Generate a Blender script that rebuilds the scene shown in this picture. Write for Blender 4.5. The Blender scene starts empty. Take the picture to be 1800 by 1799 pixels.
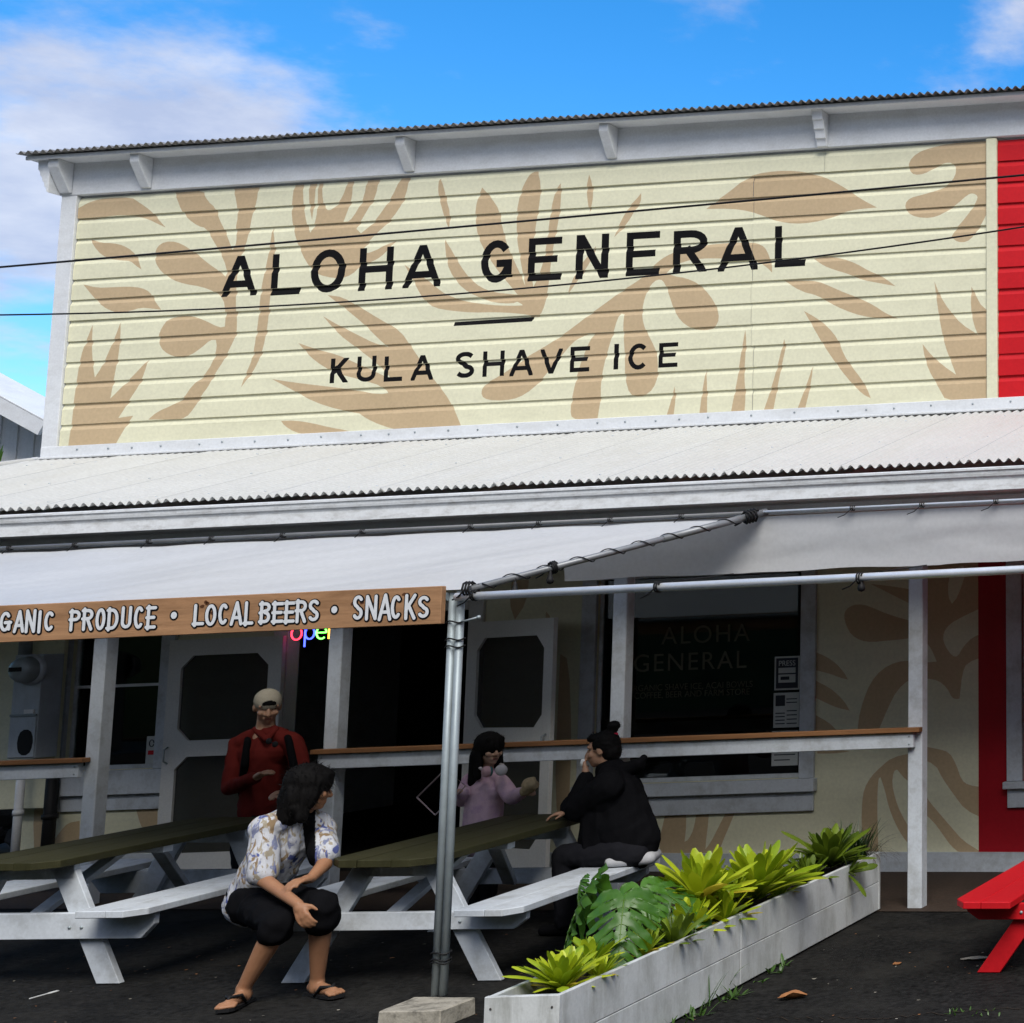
import bpy, bmesh, math, random
from mathutils import Vector, Matrix, Euler, noise
from mathutils.geometry import delaunay_2d_cdt
random.seed(7)
R = math.radians
sc = bpy.context.scene
COL = sc.collection
V = Vector

# ------------------------------------------------------------------ camera
CAM = V((0, 0, 1.68))
FPX, PPX, PPY = 2712.17, 2479.49, 714.48          # focal length and principal point of the (cropped) photograph
YAW, PITCH, ROLL = -0.0689447, 0.138891, -0.0409085
_f = V((math.sin(YAW)*math.cos(PITCH), math.cos(YAW)*math.cos(PITCH), math.sin(PITCH)))
_r = V((math.cos(YAW), -math.sin(YAW), 0)); _u = _r.cross(_f)
_r, _u = (math.cos(ROLL)*_r + math.sin(ROLL)*_u), (-math.sin(ROLL)*_r + math.cos(ROLL)*_u)
cd = bpy.data.cameras.new('camera'); cam = bpy.data.objects.new('camera', cd); COL.objects.link(cam)
m = Matrix((( _r.x, _u.x, -_f.x), (_r.y, _u.y, -_f.y), (_r.z, _u.z, -_f.z))).to_4x4(); m.translation = CAM
cam.matrix_world = m
cd.sensor_fit = 'HORIZONTAL'; cd.sensor_width = 36; cd.lens = FPX/1800*36
cd.shift_x = (900-PPX)/1800; cd.shift_y = (PPY-899.5)/1800
cd.clip_start = .05; cd.clip_end = 2000
sc.camera = cam
sc.render.resolution_x = 1024; sc.render.resolution_y = 1023

# ------------------------------------------------------------------ world, sun, exposure
SUN_EL, SUN_AZ = 48, 150            # azimuth clockwise from +Y (the view direction): behind the viewer
w = bpy.data.worlds.new('World'); sc.world = w; w.use_nodes = True
nt = w.node_tree; nt.nodes.clear()
N = lambda t, **k: (lambda n: [setattr(n, a, b) for a, b in k.items()] and n or n)(nt.nodes.new(t))
L = lambda a, b: nt.links.new(a, b)
sky = N('ShaderNodeTexSky', sky_type='NISHITA', sun_disc=False, sun_elevation=R(SUN_EL), sun_rotation=R(SUN_AZ))
sky.air_density = 1.0; sky.dust_density = 0.3; sky.ozone_density = 3.0; sky.altitude = 900
hs = N('ShaderNodeHueSaturation'); hs.inputs['Saturation'].default_value = 1.38; hs.inputs['Value'].default_value = 1.38
L(sky.outputs[0], hs.inputs['Color'])
tc = N('ShaderNodeTexCoord')
sep = N('ShaderNodeSeparateXYZ'); L(tc.outputs['Generated'], sep.inputs[0])
den = N('ShaderNodeMath', operation='ADD'); L(sep.outputs['Z'], den.inputs[0]); den.inputs[1].default_value = .22
dv = N('ShaderNodeVectorMath', operation='DIVIDE'); L(tc.outputs['Generated'], dv.inputs[0])
cmb = N('ShaderNodeCombineXYZ'); [L(den.outputs[0], cmb.inputs[i]) for i in range(3)]; L(cmb.outputs[0], dv.inputs[1])
mp = N('ShaderNodeMapping'); L(dv.outputs[0], mp.inputs[0]); mp.inputs['Scale'].default_value = (1, 1, .0); mp.inputs['Location'].default_value = (.35, .1, 0)
n1 = N('ShaderNodeTexNoise'); L(mp.outputs[0], n1.inputs['Vector']); n1.inputs['Scale'].default_value = 3.0; n1.inputs['Detail'].default_value = 7; n1.inputs['Roughness'].default_value = .58
# one large bank of cloud low on the left
def pixdir(x, y): return (_f + _r*((x-PPX)/FPX) - _u*((y-PPY)/FPX)).normalized()
def bank(x, y, s):
    d = pixdir(x, y)
    dt = N('ShaderNodeVectorMath', operation='DISTANCE'); L(tc.outputs['Generated'], dt.inputs[0]); dt.inputs[1].default_value = d
    mr = N('ShaderNodeMapRange'); L(dt.outputs['Value'], mr.inputs[0]); mr.inputs[1].default_value = s; mr.inputs[2].default_value = 0; mr.inputs[3].default_value = 0; mr.inputs[4].default_value = 1
    mr.interpolation_type = 'SMOOTHSTEP'
    return mr
b1 = bank(60, 330, .14); b2 = bank(400, 250, .115); b3 = bank(1260, 5, .09); b4 = bank(1790, 20, .08)
acc = None
for b, k in ((b1, .28), (b2, .24), (b3, .17), (b4, .15)):
    mu = N('ShaderNodeMath', operation='MULTIPLY'); L(b.outputs[0], mu.inputs[0]); mu.inputs[1].default_value = k
    if acc is None: acc = mu
    else:
        ad = N('ShaderNodeMath', operation='ADD'); L(acc.outputs[0], ad.inputs[0]); L(mu.outputs[0], ad.inputs[1]); acc = ad
ad = N('ShaderNodeMath', operation='ADD'); L(n1.outputs['Fac'], ad.inputs[0]); L(acc.outputs[0], ad.inputs[1])
# the sun stands behind thin cloud: the sky thickens towards it, behind the viewer
sdv = V((math.sin(R(SUN_AZ))*math.cos(R(SUN_EL)), math.cos(R(SUN_AZ))*math.cos(R(SUN_EL)), math.sin(R(SUN_EL))))
dp = N('ShaderNodeVectorMath', operation='DOT_PRODUCT'); L(tc.outputs['Generated'], dp.inputs[0]); dp.inputs[1].default_value = sdv
cv = N('ShaderNodeMapRange', interpolation_type='SMOOTHSTEP'); L(dp.outputs['Value'], cv.inputs[0]); cv.inputs[1].default_value = .15; cv.inputs[2].default_value = .75; cv.inputs[3].default_value = 0; cv.inputs[4].default_value = .32
ad2 = N('ShaderNodeMath', operation='ADD'); L(ad.outputs[0], ad2.inputs[0]); L(cv.outputs[0], ad2.inputs[1]); ad = ad2
cr = N('ShaderNodeMapRange', interpolation_type='SMOOTHSTEP'); L(ad.outputs[0], cr.inputs[0])
cr.inputs[1].default_value = .55; cr.inputs[2].default_value = .77; cr.inputs[3].default_value = 0; cr.inputs[4].default_value = .9
cmix = N('ShaderNodeMix', data_type='RGBA'); L(cr.outputs[0], cmix.inputs['Factor']); L(hs.outputs[0], cmix.inputs['A'])
n2 = N('ShaderNodeTexNoise'); L(mp.outputs[0], n2.inputs['Vector']); n2.inputs['Scale'].default_value = 5.5; n2.inputs['Detail'].default_value = 6; n2.inputs['Roughness'].default_value = .6
nr2 = N('ShaderNodeMapRange'); L(n2.outputs['Fac'], nr2.inputs[0]); nr2.inputs[1].default_value = .35; nr2.inputs[2].default_value = .65
cc2 = N('ShaderNodeMix', data_type='RGBA'); L(nr2.outputs[0], cc2.inputs['Factor']); cc2.inputs['A'].default_value = (3.3, 3.7, 4.9, 1); cc2.inputs['B'].default_value = (4.9, 5.15, 5.9, 1)
L(cc2.outputs['Result'], cmix.inputs['B'])
bg = N('ShaderNodeBackground'); L(cmix.outputs['Result'], bg.inputs[0]); bg.inputs[1].default_value = .07
out = N('ShaderNodeOutputWorld'); L(bg.outputs[0], out.inputs[0])
sd = bpy.data.lights.new('sun', 'SUN'); sd.energy = 1.5; sd.angle = R(32); sd.color = (1, .96, .89)
sun = bpy.data.objects.new('sun', sd); COL.objects.link(sun)
sdir = V((math.sin(R(SUN_AZ))*math.cos(R(SUN_EL)), math.cos(R(SUN_AZ))*math.cos(R(SUN_EL)), math.sin(R(SUN_EL))))
sun.rotation_euler = sdir.to_track_quat('Z', 'Y').to_euler(); sun.location = (0, -5, 20)
sc.view_settings.view_transform = 'Standard'; sc.view_settings.look = 'None'
sc.view_settings.exposure = 1.2; sc.view_settings.gamma = 1.0
sc.render.engine = 'CYCLES'
cy = sc.cycles; cy.max_bounces = 5; cy.diffuse_bounces = 3; cy.glossy_bounces = 3; cy.transmission_bounces = 3; cy.transparent_max_bounces = 6
cy.use_adaptive_sampling = True; cy.adaptive_threshold = .02; cy.use_denoising = True; cy.caustics_reflective = False; cy.caustics_refractive = False
w.cycles.sampling_method = 'MANUAL'; w.cycles.sample_map_resolution = 512

# ------------------------------------------------------------------ places in the photograph -> points in the place
GA, GB, GC = -.5094, -.0299, .02
def ground(x, y): return GA + GB*max(-22, min(10, x)) + GC*max(-4, min(14, y))
def ray(x, y): return _f + _r*((x-PPX)/FPX) - _u*((y-PPY)/FPX)
def at(x, y, Y): d = ray(x, y); return CAM + d*(Y/d.y)
def onz(x, y, z): d = ray(x, y); return CAM + d*((z-CAM.z)/d.z)
def ong(x, y, h=0):
    d = ray(x, y); t = (GA+h+GB*CAM.x+GC*CAM.y-CAM.z)/(d.z-GB*d.x-GC*d.y); return CAM + d*t

# ------------------------------------------------------------------ helpers
def tag(o, label=None, cat=None, group=None, kind=None):
    if label: o['label'] = label
    if cat: o['category'] = cat
    if group: o['group'] = group
    if kind: o['kind'] = kind
    return o
def attach(o, root):
    o.parent = root
    mm = root.matrix_world if root.type == 'EMPTY' else Matrix.Identity(4)
    if root.type == 'EMPTY':
        mm = Matrix.LocRotScale(root.location, root.rotation_euler, root.scale)
        o.matrix_parent_inverse = mm.inverted()
    return o
def empty(name, loc, label=None, cat=None, group=None, rz=0):
    o = bpy.data.objects.new(name, None); COL.objects.link(o); o.location = loc; o.rotation_euler = (0, 0, rz)
    o.empty_display_size = .1
    return tag(o, label, cat, group)
def finish(name, bm, mats, parent=None, smooth=False, local=False):
    me = bpy.data.meshes.new(name); bm.normal_update(); bm.to_mesh(me); bm.free()
    for mt in (mats if isinstance(mats, (list, tuple)) else [mats]): me.materials.append(mt)
    if smooth:
        me.polygons.foreach_set('use_smooth', [True]*len(me.polygons))
    o = bpy.data.objects.new(name, me); COL.objects.link(o)
    if parent is not None:
        if local: o.parent = parent
        else: attach(o, parent)
    return o
def rebase(o):
    """put the origin of a one-mesh thing at its base"""
    vs = o.data.vertices
    lo = V((min(v.co.x for v in vs), min(v.co.y for v in vs), min(v.co.z for v in vs))); hi = V((max(v.co.x for v in vs), max(v.co.y for v in vs), 0))
    c = V(((lo.x+hi.x)/2, (lo.y+hi.y)/2, lo.z)); o.data.transform(Matrix.Translation(-c)); o.location = o.location + c
    return o
def bx(bm, lo, hi, mi=0):
    x0, y0, z0 = lo; x1, y1, z1 = hi
    vs = [bm.verts.new(p) for p in ((x0,y0,z0),(x1,y0,z0),(x1,y1,z0),(x0,y1,z0),(x0,y0,z1),(x1,y0,z1),(x1,y1,z1),(x0,y1,z1))]
    for f in ((0,3,2,1),(4,5,6,7),(0,1,5,4),(1,2,6,5),(2,3,7,6),(3,0,4,7)):
        bm.faces.new([vs[i] for i in f]).material_index = mi
    return vs
def bev(bm, w, seg=1):
    if w > 0: bmesh.ops.bevel(bm, geom=list(bm.edges), offset=w, segments=seg, affect='EDGES', profile=.6, clamp_overlap=True)
def box(name, lo, hi, mat, parent=None, b=.004, seg=1, local=False):
    bm = bmesh.new(); bx(bm, [min(a, c) for a, c in zip(lo, hi)], [max(a, c) for a, c in zip(lo, hi)]); bev(bm, b, seg)
    return finish(name, bm, mat, parent, local=local)
def board(name, p0, p1, wdir, wid, thk, mat, parent=None, b=.004, local=False):
    """plank from p0 to p1, wid along wdir, thk along the third axis"""
    p0, p1 = V(p0), V(p1); a = (p1-p0); ln = a.length; a.normalize(); wd = V(wdir); wd = (wd-a*wd.dot(a)).normalized(); td = a.cross(wd)
    bm = bmesh.new(); bx(bm, (0, -wid/2, -thk/2), (ln, wid/2, thk/2)); bev(bm, b)
    M = Matrix((a, wd, td)).transposed().to_4x4(); M.translation = p0
    bmesh.ops.transform(bm, matrix=M, verts=bm.verts)
    return finish(name, bm, mat, parent, local=local)
def prism(name, pts, axis, d0, d1, mat, parent=None, b=.003, local=False):
    """polygon pts (2D) extruded along axis ('x','y','z') from d0 to d1"""
    bm = bmesh.new()
    f3 = {'x': lambda p, d: (d, p[0], p[1]), 'y': lambda p, d: (p[0], d, p[1]), 'z': lambda p, d: (p[0], p[1], d)}[axis]
    A = [bm.verts.new(f3(p, d0)) for p in pts]; B = [bm.verts.new(f3(p, d1)) for p in pts]
    bm.faces.new(A); bm.faces.new(list(reversed(B)))
    for i in range(len(pts)): j = (i+1) % len(pts); bm.faces.new((A[i], B[i], B[j], A[j]))
    bmesh.ops.recalc_face_normals(bm, faces=bm.faces); bev(bm, b)
    return finish(name, bm, mat, parent, local=local)
def add_tube(bm, pts, r, n=8, cap=True, mi=0):
    pts = [V(p) for p in pts]; rr = r if isinstance(r, (list, tuple)) else [r]*len(pts)
    rings = []; up = None
    for i, p in enumerate(pts):
        t = (pts[min(i+1, len(pts)-1)]-pts[max(i-1, 0)]).normalized()
        if up is None: up = V((0, 0, 1)) if abs(t.z) < .9 else V((1, 0, 0))
        s = t.cross(up).normalized(); up = s.cross(t)
        rings.append([bm.verts.new(p + (s*math.cos(k*math.tau/n)+up*math.sin(k*math.tau/n))*rr[i]) for k in range(n)])
    for a, b in zip(rings, rings[1:]):
        for k in range(n):
            f = bm.faces.new((a[k], a[(k+1) % n], b[(k+1) % n], b[k])); f.smooth = True; f.material_index = mi
    if cap:
        for rg in (rings[0][::-1], rings[-1]):
            bm.faces.new(rg).material_index = mi
def tube(name, pts, r, mat, parent=None, n=10, local=False):
    bm = bmesh.new(); add_tube(bm, pts, r, n); bmesh.ops.recalc_face_normals(bm, faces=bm.faces)
    return finish(name, bm, mat, parent, local=local)
def add_lathe(bm, prof, c, axis, n=20, mi=0):
    ax = V(axis).normalized(); s = ax.orthogonal().normalized(); u = ax.cross(s); c = V(c)
    rings = [[bm.verts.new(c+ax*h+(s*math.cos(k*math.tau/n)+u*math.sin(k*math.tau/n))*max(r, 1e-4)) for k in range(n)] for r, h in prof]
    for a, b in zip(rings, rings[1:]):
        for k in range(n):
            f = bm.faces.new((a[k], a[(k+1) % n], b[(k+1) % n], b[k])); f.smooth = True; f.material_index = mi
def lathe(name, prof, c, axis, mat, parent=None, n=20):
    bm = bmesh.new(); add_lathe(bm, prof, c, axis, n); bmesh.ops.recalc_face_normals(bm, faces=bm.faces)
    return finish(name, bm, mat, parent)
def copytree(o, parent=None):
    c = o.copy(); COL.objects.link(c); c.parent = parent
    if parent is not None: c.matrix_parent_inverse = o.matrix_parent_inverse.copy()
    for ch in list(o.children): copytree(ch, c)
    return c

# ------------------------------------------------------------------ materials
def mat(name, col, rough=.6, metal=0., var=.12, vscale=3., bump=.0, bscale=60., dirt=None, dirt_amt=0., dirt_scale=(2, 2, .4), spec=.22, stretch=(1, 1, 1), fine=.05):
    m_ = bpy.data.materials.new(name); m_.use_nodes = True; t = m_.node_tree; bs = t.nodes['Principled BSDF']
    bs.inputs['Roughness'].default_value = rough; bs.inputs['Metallic'].default_value = metal; bs.inputs['Specular IOR Level'].default_value = spec
    n = lambda ty: t.nodes.new(ty); l = t.links.new
    co = n('ShaderNodeTexCoord'); oi = n('ShaderNodeObjectInfo')
    mpn = n('ShaderNodeMapping'); mpn.inputs['Scale'].default_value = stretch; l(co.outputs['Object'], mpn.inputs[0])
    off = n('ShaderNodeVectorMath'); off.operation = 'SCALE'; off.inputs[0].default_value = (13.7, 7.1, 3.3); l(oi.outputs['Random'], off.inputs['Scale'])
    l(off.outputs[0], mpn.inputs['Location'])
    a = n('ShaderNodeTexNoise'); a.inputs['Scale'].default_value = vscale; a.inputs['Detail'].default_value = 6; a.inputs['Roughness'].default_value = .65; l(mpn.outputs[0], a.inputs['Vector'])
    mr = n('ShaderNodeMapRange'); l(a.outputs['Fac'], mr.inputs[0]); mr.inputs[1].default_value = .25; mr.inputs[2].default_value = .75; mr.inputs[3].default_value = 1-var; mr.inputs[4].default_value = 1+var
    fn = n('ShaderNodeTexNoise'); fn.inputs['Scale'].default_value = vscale*25; fn.inputs['Detail'].default_value = 3; l(mpn.outputs[0], fn.inputs['Vector'])
    mf = n('ShaderNodeMapRange'); l(fn.outputs['Fac'], mf.inputs[0]); mf.inputs[1].default_value = .3; mf.inputs[2].default_value = .7; mf.inputs[3].default_value = 1-fine; mf.inputs[4].default_value = 1+fine
    mm = n('ShaderNodeMath'); mm.operation = 'MULTIPLY'; l(mr.outputs[0], mm.inputs[0]); l(mf.outputs[0], mm.inputs[1])
    sv = n('ShaderNodeVectorMath'); sv.operation = 'SCALE'; sv.inputs[0].default_value = col[:3]; l(mm.outputs[0], sv.inputs['Scale'])
    last = sv.outputs[0]
    if dirt:
        dm = n('ShaderNodeMapping'); dm.inputs['Scale'].default_value = dirt_scale; l(co.outputs['Object'], dm.inputs[0]); l(off.outputs[0], dm.inputs['Location'])
        d = n('ShaderNodeTexNoise'); d.inputs['Scale'].default_value = 2.5; d.inputs['Detail'].default_value = 9; d.inputs['Roughness'].default_value = .7; l(dm.outputs[0], d.inputs['Vector'])
        dr = n('ShaderNodeMapRange'); l(d.outputs['Fac'], dr.inputs[0]); dr.inputs[1].default_value = .47; dr.inputs[2].default_value = .75; dr.inputs[3].default_value = 0; dr.inputs[4].default_value = dirt_amt
        mx = n('ShaderNodeMix'); mx.data_type = 'RGBA'; l(dr.outputs[0], mx.inputs['Factor']); l(last, mx.inputs['A']); mx.inputs['B'].default_value = (*dirt, 1)
        last = mx.outputs['Result']
    l(last, bs.inputs['Base Color'])
    rr = n('ShaderNodeMapRange'); l(a.outputs['Fac'], rr.inputs[0]); rr.inputs[3].default_value = max(.03, rough-.1); rr.inputs[4].default_value = min(1, rough+.1); l(rr.outputs[0], bs.inputs['Roughness'])
    if bump:
        b = n('ShaderNodeTexNoise'); b.inputs['Scale'].default_value = bscale; b.inputs['Detail'].default_value = 4; l(mpn.outputs[0], b.inputs['Vector'])
        bn = n('ShaderNodeBump'); bn.inputs['Strength'].default_value = bump; bn.inputs['Distance'].default_value = .004; l(b.outputs['Fac'], bn.inputs['Height']); l(bn.outputs[0], bs.inputs['Normal'])
    return m_
def emit(name, col, s):
    m_ = bpy.data.materials.new(name); m_.use_nodes = True; bs = m_.node_tree.nodes['Principled BSDF']
    bs.inputs['Base Color'].default_value = (*[c*.5 for c in col], 1); bs.inputs['Emission Color'].default_value = (*col, 1); bs.inputs['Emission Strength'].default_value = s
    return m_
def glass(name, tint, alpha, rough=.02):
    m_ = bpy.data.materials.new(name); m_.use_nodes = True; t = m_.node_tree; t.nodes.clear(); n = lambda ty: t.nodes.new(ty); l = t.links.new
    tr = n('ShaderNodeBsdfTransparent'); tr.inputs[0].default_value = (*tint, 1)
    gl = n('ShaderNodeBsdfGlossy'); gl.inputs['Roughness'].default_value = rough; gl.inputs['Color'].default_value = (.9, .95, .95, 1)
    fr = n('ShaderNodeFresnel'); fr.inputs[0].default_value = 1.5
    ad = n('ShaderNodeMath'); ad.operation = 'ADD'; l(fr.outputs[0], ad.inputs[0]); ad.inputs[1].default_value = alpha
    mx = n('ShaderNodeMixShader'); l(ad.outputs[0], mx.inputs[0]); l(tr.outputs[0], mx.inputs[1]); l(gl.outputs[0], mx.inputs[2])
    o = n('ShaderNodeOutputMaterial'); l(mx.outputs[0], o.inputs[0]); return m_
def screen_mat(name, col, op):
    m_ = bpy.data.materials.new(name); m_.use_nodes = True; t = m_.node_tree; bs = t.nodes['Principled BSDF']
    bs.inputs['Base Color'].default_value = (*col, 1); bs.inputs['Roughness'].default_value = .8; bs.inputs['Alpha'].default_value = op
    return m_
GREY = (.16, .15, .13)
M = dict(
 cream=mat('cream_paint', (.74, .72, .525), .55, var=.05, vscale=1.6, bump=.12, bscale=35, dirt=(.42, .40, .28), dirt_amt=.22, dirt_scale=(.7, .7, 3)),
 tan=mat('tan_paint', (.53, .40, .245), .5, var=.05, vscale=1.6, bump=.12, bscale=35),
 black=mat('black_paint', (.008, .0075, .008), .65, spec=.08, var=.2, bump=.1, bscale=40),
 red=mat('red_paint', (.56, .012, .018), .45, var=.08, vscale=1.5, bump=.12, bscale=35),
 red_shaded=mat('red_paint_shaded', (.36, .008, .016), .5, var=.08, vscale=1.5, bump=.12, bscale=35),  # the upper red darkened: porch shade is put into the colour
 white=mat('white_paint', (.70, .72, .74), .5, var=.06, vscale=2.2, bump=.15, bscale=30, dirt=(.38, .37, .34), dirt_amt=.35, dirt_scale=(1, 1, 2.5)),
 lattice=mat('blue_white_paint', (.58, .62, .66), .5, var=.07, vscale=2.4, bump=.2, bscale=30, dirt=(.27, .27, .25), dirt_amt=.7, dirt_scale=(2.2, 2.2, 2.2)),
 doorw=mat('grey_white_paint', (.66, .66, .64), .5, var=.07, vscale=2.4, bump=.15, bscale=30),
 green=mat('olive_green_paint', (.034, .033, .013), .55, var=.25, vscale=5, bump=.25, bscale=40, stretch=(6, 1, 1), dirt=(.065, .06, .03), dirt_amt=.4, dirt_scale=(2, .5, 1)),
 galv=mat('galvanised_steel', (.33, .38, .40), .5, metal=.35, var=.15, vscale=9, bump=.08, bscale=60, dirt=(.2, .2, .2), dirt_amt=.3, dirt_scale=(3, 3, 1)),
 oldpipe=mat('dull_grey_pipe', (.17, .175, .18), .5, metal=.3, var=.2, vscale=8),
 pipe=mat('bright_steel_pipe', (.88, .89, .90), .32, metal=.35, var=.1, vscale=8),
 meter=mat('grey_enamel', (.50, .55, .60), .4, metal=.2, var=.12, vscale=6, dirt=(.2, .19, .17), dirt_amt=.4),
 roofmetal=mat('white_roof_metal', (.54, .545, .53), .55, var=.04, vscale=1.2, dirt=(.46, .44, .37), dirt_amt=.25, dirt_scale=(1.5, .3, .3)),
 roofold=mat('grey_roof_metal', (.28, .27, .26), .55, metal=.25, var=.25, vscale=4, dirt=(.1, .09, .08), dirt_amt=.6),
 gutter=mat('white_gutter_metal', (.74, .76, .77), .4, var=.05, vscale=2, dirt=(.30, .28, .25), dirt_amt=.6, dirt_scale=(3.0, 3, 9)),
 wood=mat('sign_wood', (.37, .205, .105), .55, var=.35, vscale=2.5, bump=.3, bscale=18, stretch=(.7, 6, 9), dirt=(.16, .075, .03), dirt_amt=.6, dirt_scale=(1.0, 3, 3)),
 railwood=mat('counter_wood', (.24, .115, .05), .5, var=.35, vscale=3, bump=.2, stretch=(.5, 6, 6)),
 asphalt=mat('asphalt', (.012, .0117, .0112), .85, var=.45, vscale=1.1, bump=1.0, bscale=110, dirt=(.032, .030, .026), dirt_amt=.75, dirt_scale=(.6, .6, .6), fine=.6, spec=.1),
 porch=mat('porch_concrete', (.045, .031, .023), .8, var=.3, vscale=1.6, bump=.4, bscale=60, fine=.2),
 conc=mat('old_concrete', (.36, .33, .27), .9, var=.25, vscale=7, bump=.9, bscale=45, dirt=(.03, .028, .022), dirt_amt=1.0, dirt_scale=(4, 4, 4)),
 planter=mat('weathered_white_paint', (.60, .62, .61), .55, var=.08, vscale=3, bump=.25, bscale=30, dirt=(.19, .19, .155), dirt_amt=.8, dirt_scale=(3.2, 1.3, .45)),
 soil=mat('potting_soil', (.03, .022, .015), .95, var=.5, vscale=30, bump=1., bscale=80),
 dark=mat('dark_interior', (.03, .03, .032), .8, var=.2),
 rubber=mat('black_rubber', (.012, .012, .013), .6, var=.2),
 wire=mat('black_cable', (.01, .01, .011), .6, var=.1),
 rock=mat('lava_rock', (.055, .05, .047), .95, var=.45, vscale=12, bump=1., bscale=40),
 leafdry=mat('dry_leaf', (.30, .13, .05), .7, var=.3, vscale=30),
 plastic=mat('white_plastic', (.75, .75, .73), .4, var=.05),
 print_white=mat('white_lettering', (.68, .70, .72), .6, var=.05),
 glass=glass('window_glass', (.55, .58, .58), .0),
 screen=screen_mat('insect_screen', (.012, .012, .012), .82),
 neighbour=mat('pale_grey_paint', (.76, .76, .74), .6, var=.06, vscale=2, dirt=(.5, .5, .47), dirt_amt=.4, dirt_scale=(6, 6, .4)),
)
def tarp_mat():
    m_ = mat('white_tarpaulin', (.68, .69, .70), .38, var=.03, vscale=1.5); t = m_.node_tree; bs = t.nodes['Principled BSDF']
    o = [n for n in t.nodes if n.type == 'OUTPUT_MATERIAL'][0]
    tr = t.nodes.new('ShaderNodeBsdfTranslucent'); tr.inputs[0].default_value = (.8, .82, .84, 1)
    mx = t.nodes.new('ShaderNodeMixShader'); mx.inputs[0].default_value = .26
    t.links.new(bs.outputs[0], mx.inputs[1]); t.links.new(tr.outputs[0], mx.inputs[2]); t.links.new(mx.outputs[0], o.inputs[0])
    return m_
M['tarp'] = tarp_mat()
def leaf_mat(name, c0, c1, rough=.38):
    m_ = bpy.data.materials.new(name); m_.use_nodes = True; t = m_.node_tree; bs = t.nodes['Principled BSDF']; n = lambda ty: t.nodes.new(ty); l = t.links.new
    co = n('ShaderNodeTexCoord'); oi = n('ShaderNodeObjectInfo')
    nz = n('ShaderNodeTexNoise'); nz.inputs['Scale'].default_value = 9; nz.inputs['Detail'].default_value = 4; l(co.outputs['Object'], nz.inputs['Vector'])
    ad = n('ShaderNodeMath'); ad.operation = 'ADD'; l(nz.outputs['Fac'], ad.inputs[0]); l(oi.outputs['Random'], ad.inputs[1])
    mr = n('ShaderNodeMapRange'); l(ad.outputs[0], mr.inputs[0]); mr.inputs[1].default_value = .45; mr.inputs[2].default_value = 1.55
    mx = n('ShaderNodeMix'); mx.data_type = 'RGBA'; l(mr.outputs[0], mx.inputs['Factor']); mx.inputs['A'].default_value = (*c0, 1); mx.inputs['B'].default_value = (*c1, 1)
    l(mx.outputs['Result'], bs.inputs['Base Color']); bs.inputs['Roughness'].default_value = rough
    o = [q for q in t.nodes if q.type == 'OUTPUT_MATERIAL'][0]
    tr = n('ShaderNodeBsdfTranslucent'); l(mx.outputs['Result'], tr.inputs[0]); ms = n('ShaderNodeMixShader'); ms.inputs[0].default_value = .28
    l(bs.outputs[0], ms.inputs[1]); l(tr.outputs[0], ms.inputs[2]); l(ms.outputs[0], o.inputs[0]); return m_
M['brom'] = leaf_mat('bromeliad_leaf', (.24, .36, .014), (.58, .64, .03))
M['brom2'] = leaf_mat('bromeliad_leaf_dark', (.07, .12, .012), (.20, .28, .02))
M['yellow'] = leaf_mat('bromeliad_leaf_yellow', (.48, .36, .03), (.60, .48, .04))
M['monstera'] = leaf_mat('monstera_leaf', (.035, .11, .008), (.08, .21, .018), .36)
M['spiky'] = leaf_mat('spiky_leaf', (.018, .045, .012), (.05, .10, .02))
M['ti'] = leaf_mat('ti_leaf', (.08, .17, .02), (.20, .36, .05))
M['weed'] = leaf_mat('weed_leaf', (.04, .10, .015), (.09, .18, .03))

# ------------------------------------------------------------------ ground
def ground_sheet(name, x0, x1, y0, y1, nx, ny, off, mt, kind='structure', jag=0):
    bm = bmesh.new(); g = []
    for j in range(ny+1):
        row = []
        for i in range(nx+1):
            x = x0+(x1-x0)*i/nx; y = y0+(y1-y0)*j/ny
            row.append(bm.verts.new((x, y, ground(x, y)+off)))
        g.append(row)
    for j in range(ny):
        for i in range(nx): bm.faces.new((g[j][i], g[j][i+1], g[j+1][i+1], g[j+1][i]))
    o = finish(name, bm, mt); tag(o, kind=kind); return o
ground_sheet('asphalt_ground', -150, 150, -150, 150, 150, 150, 0, M['asphalt'])
ground_sheet('porch_floor', -16, 6, 10.75, 12.24, 12, 2, .006, M['porch'])

# added bank, out of view behind the viewer: blocks low sky light, shows in window panes
bm = bmesh.new(); nx, ny = 120, 10; g = []
for j in range(ny+1):
    row = []
    for i in range(nx+1):
        a_ = R(-200+220*i/nx); r_ = 24+j*2.0; x_ = -6+r_*math.cos(a_)*1.5; y_ = 4+r_*math.sin(a_) if True else 0
        h_ = 15*math.sin(min(1, j/6)*math.pi/2)*(1+.35*noise.noise(V((i*.35, j*.3, 2)))+.25*noise.noise(V((i*1.3, j*1.1, 7)))) if j else 0
        row.append(bm.verts.new((x_, y_, ground(x_, y_)-.2+h_)))
    g.append(row)
for j in range(ny):
    for i in range(nx): bm.faces.new((g[j][i], g[j][i+1], g[j+1][i+1], g[j+1][i])).smooth = True
bmesh.ops.recalc_face_normals(bm, faces=bm.faces)
M['bank'] = mat('added_bank_green', (.035, .05, .018), .9, var=.5, vscale=1.2, bump=1., bscale=6)
tag(finish('added_bank', bm, M['bank']), kind='structure')

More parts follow.
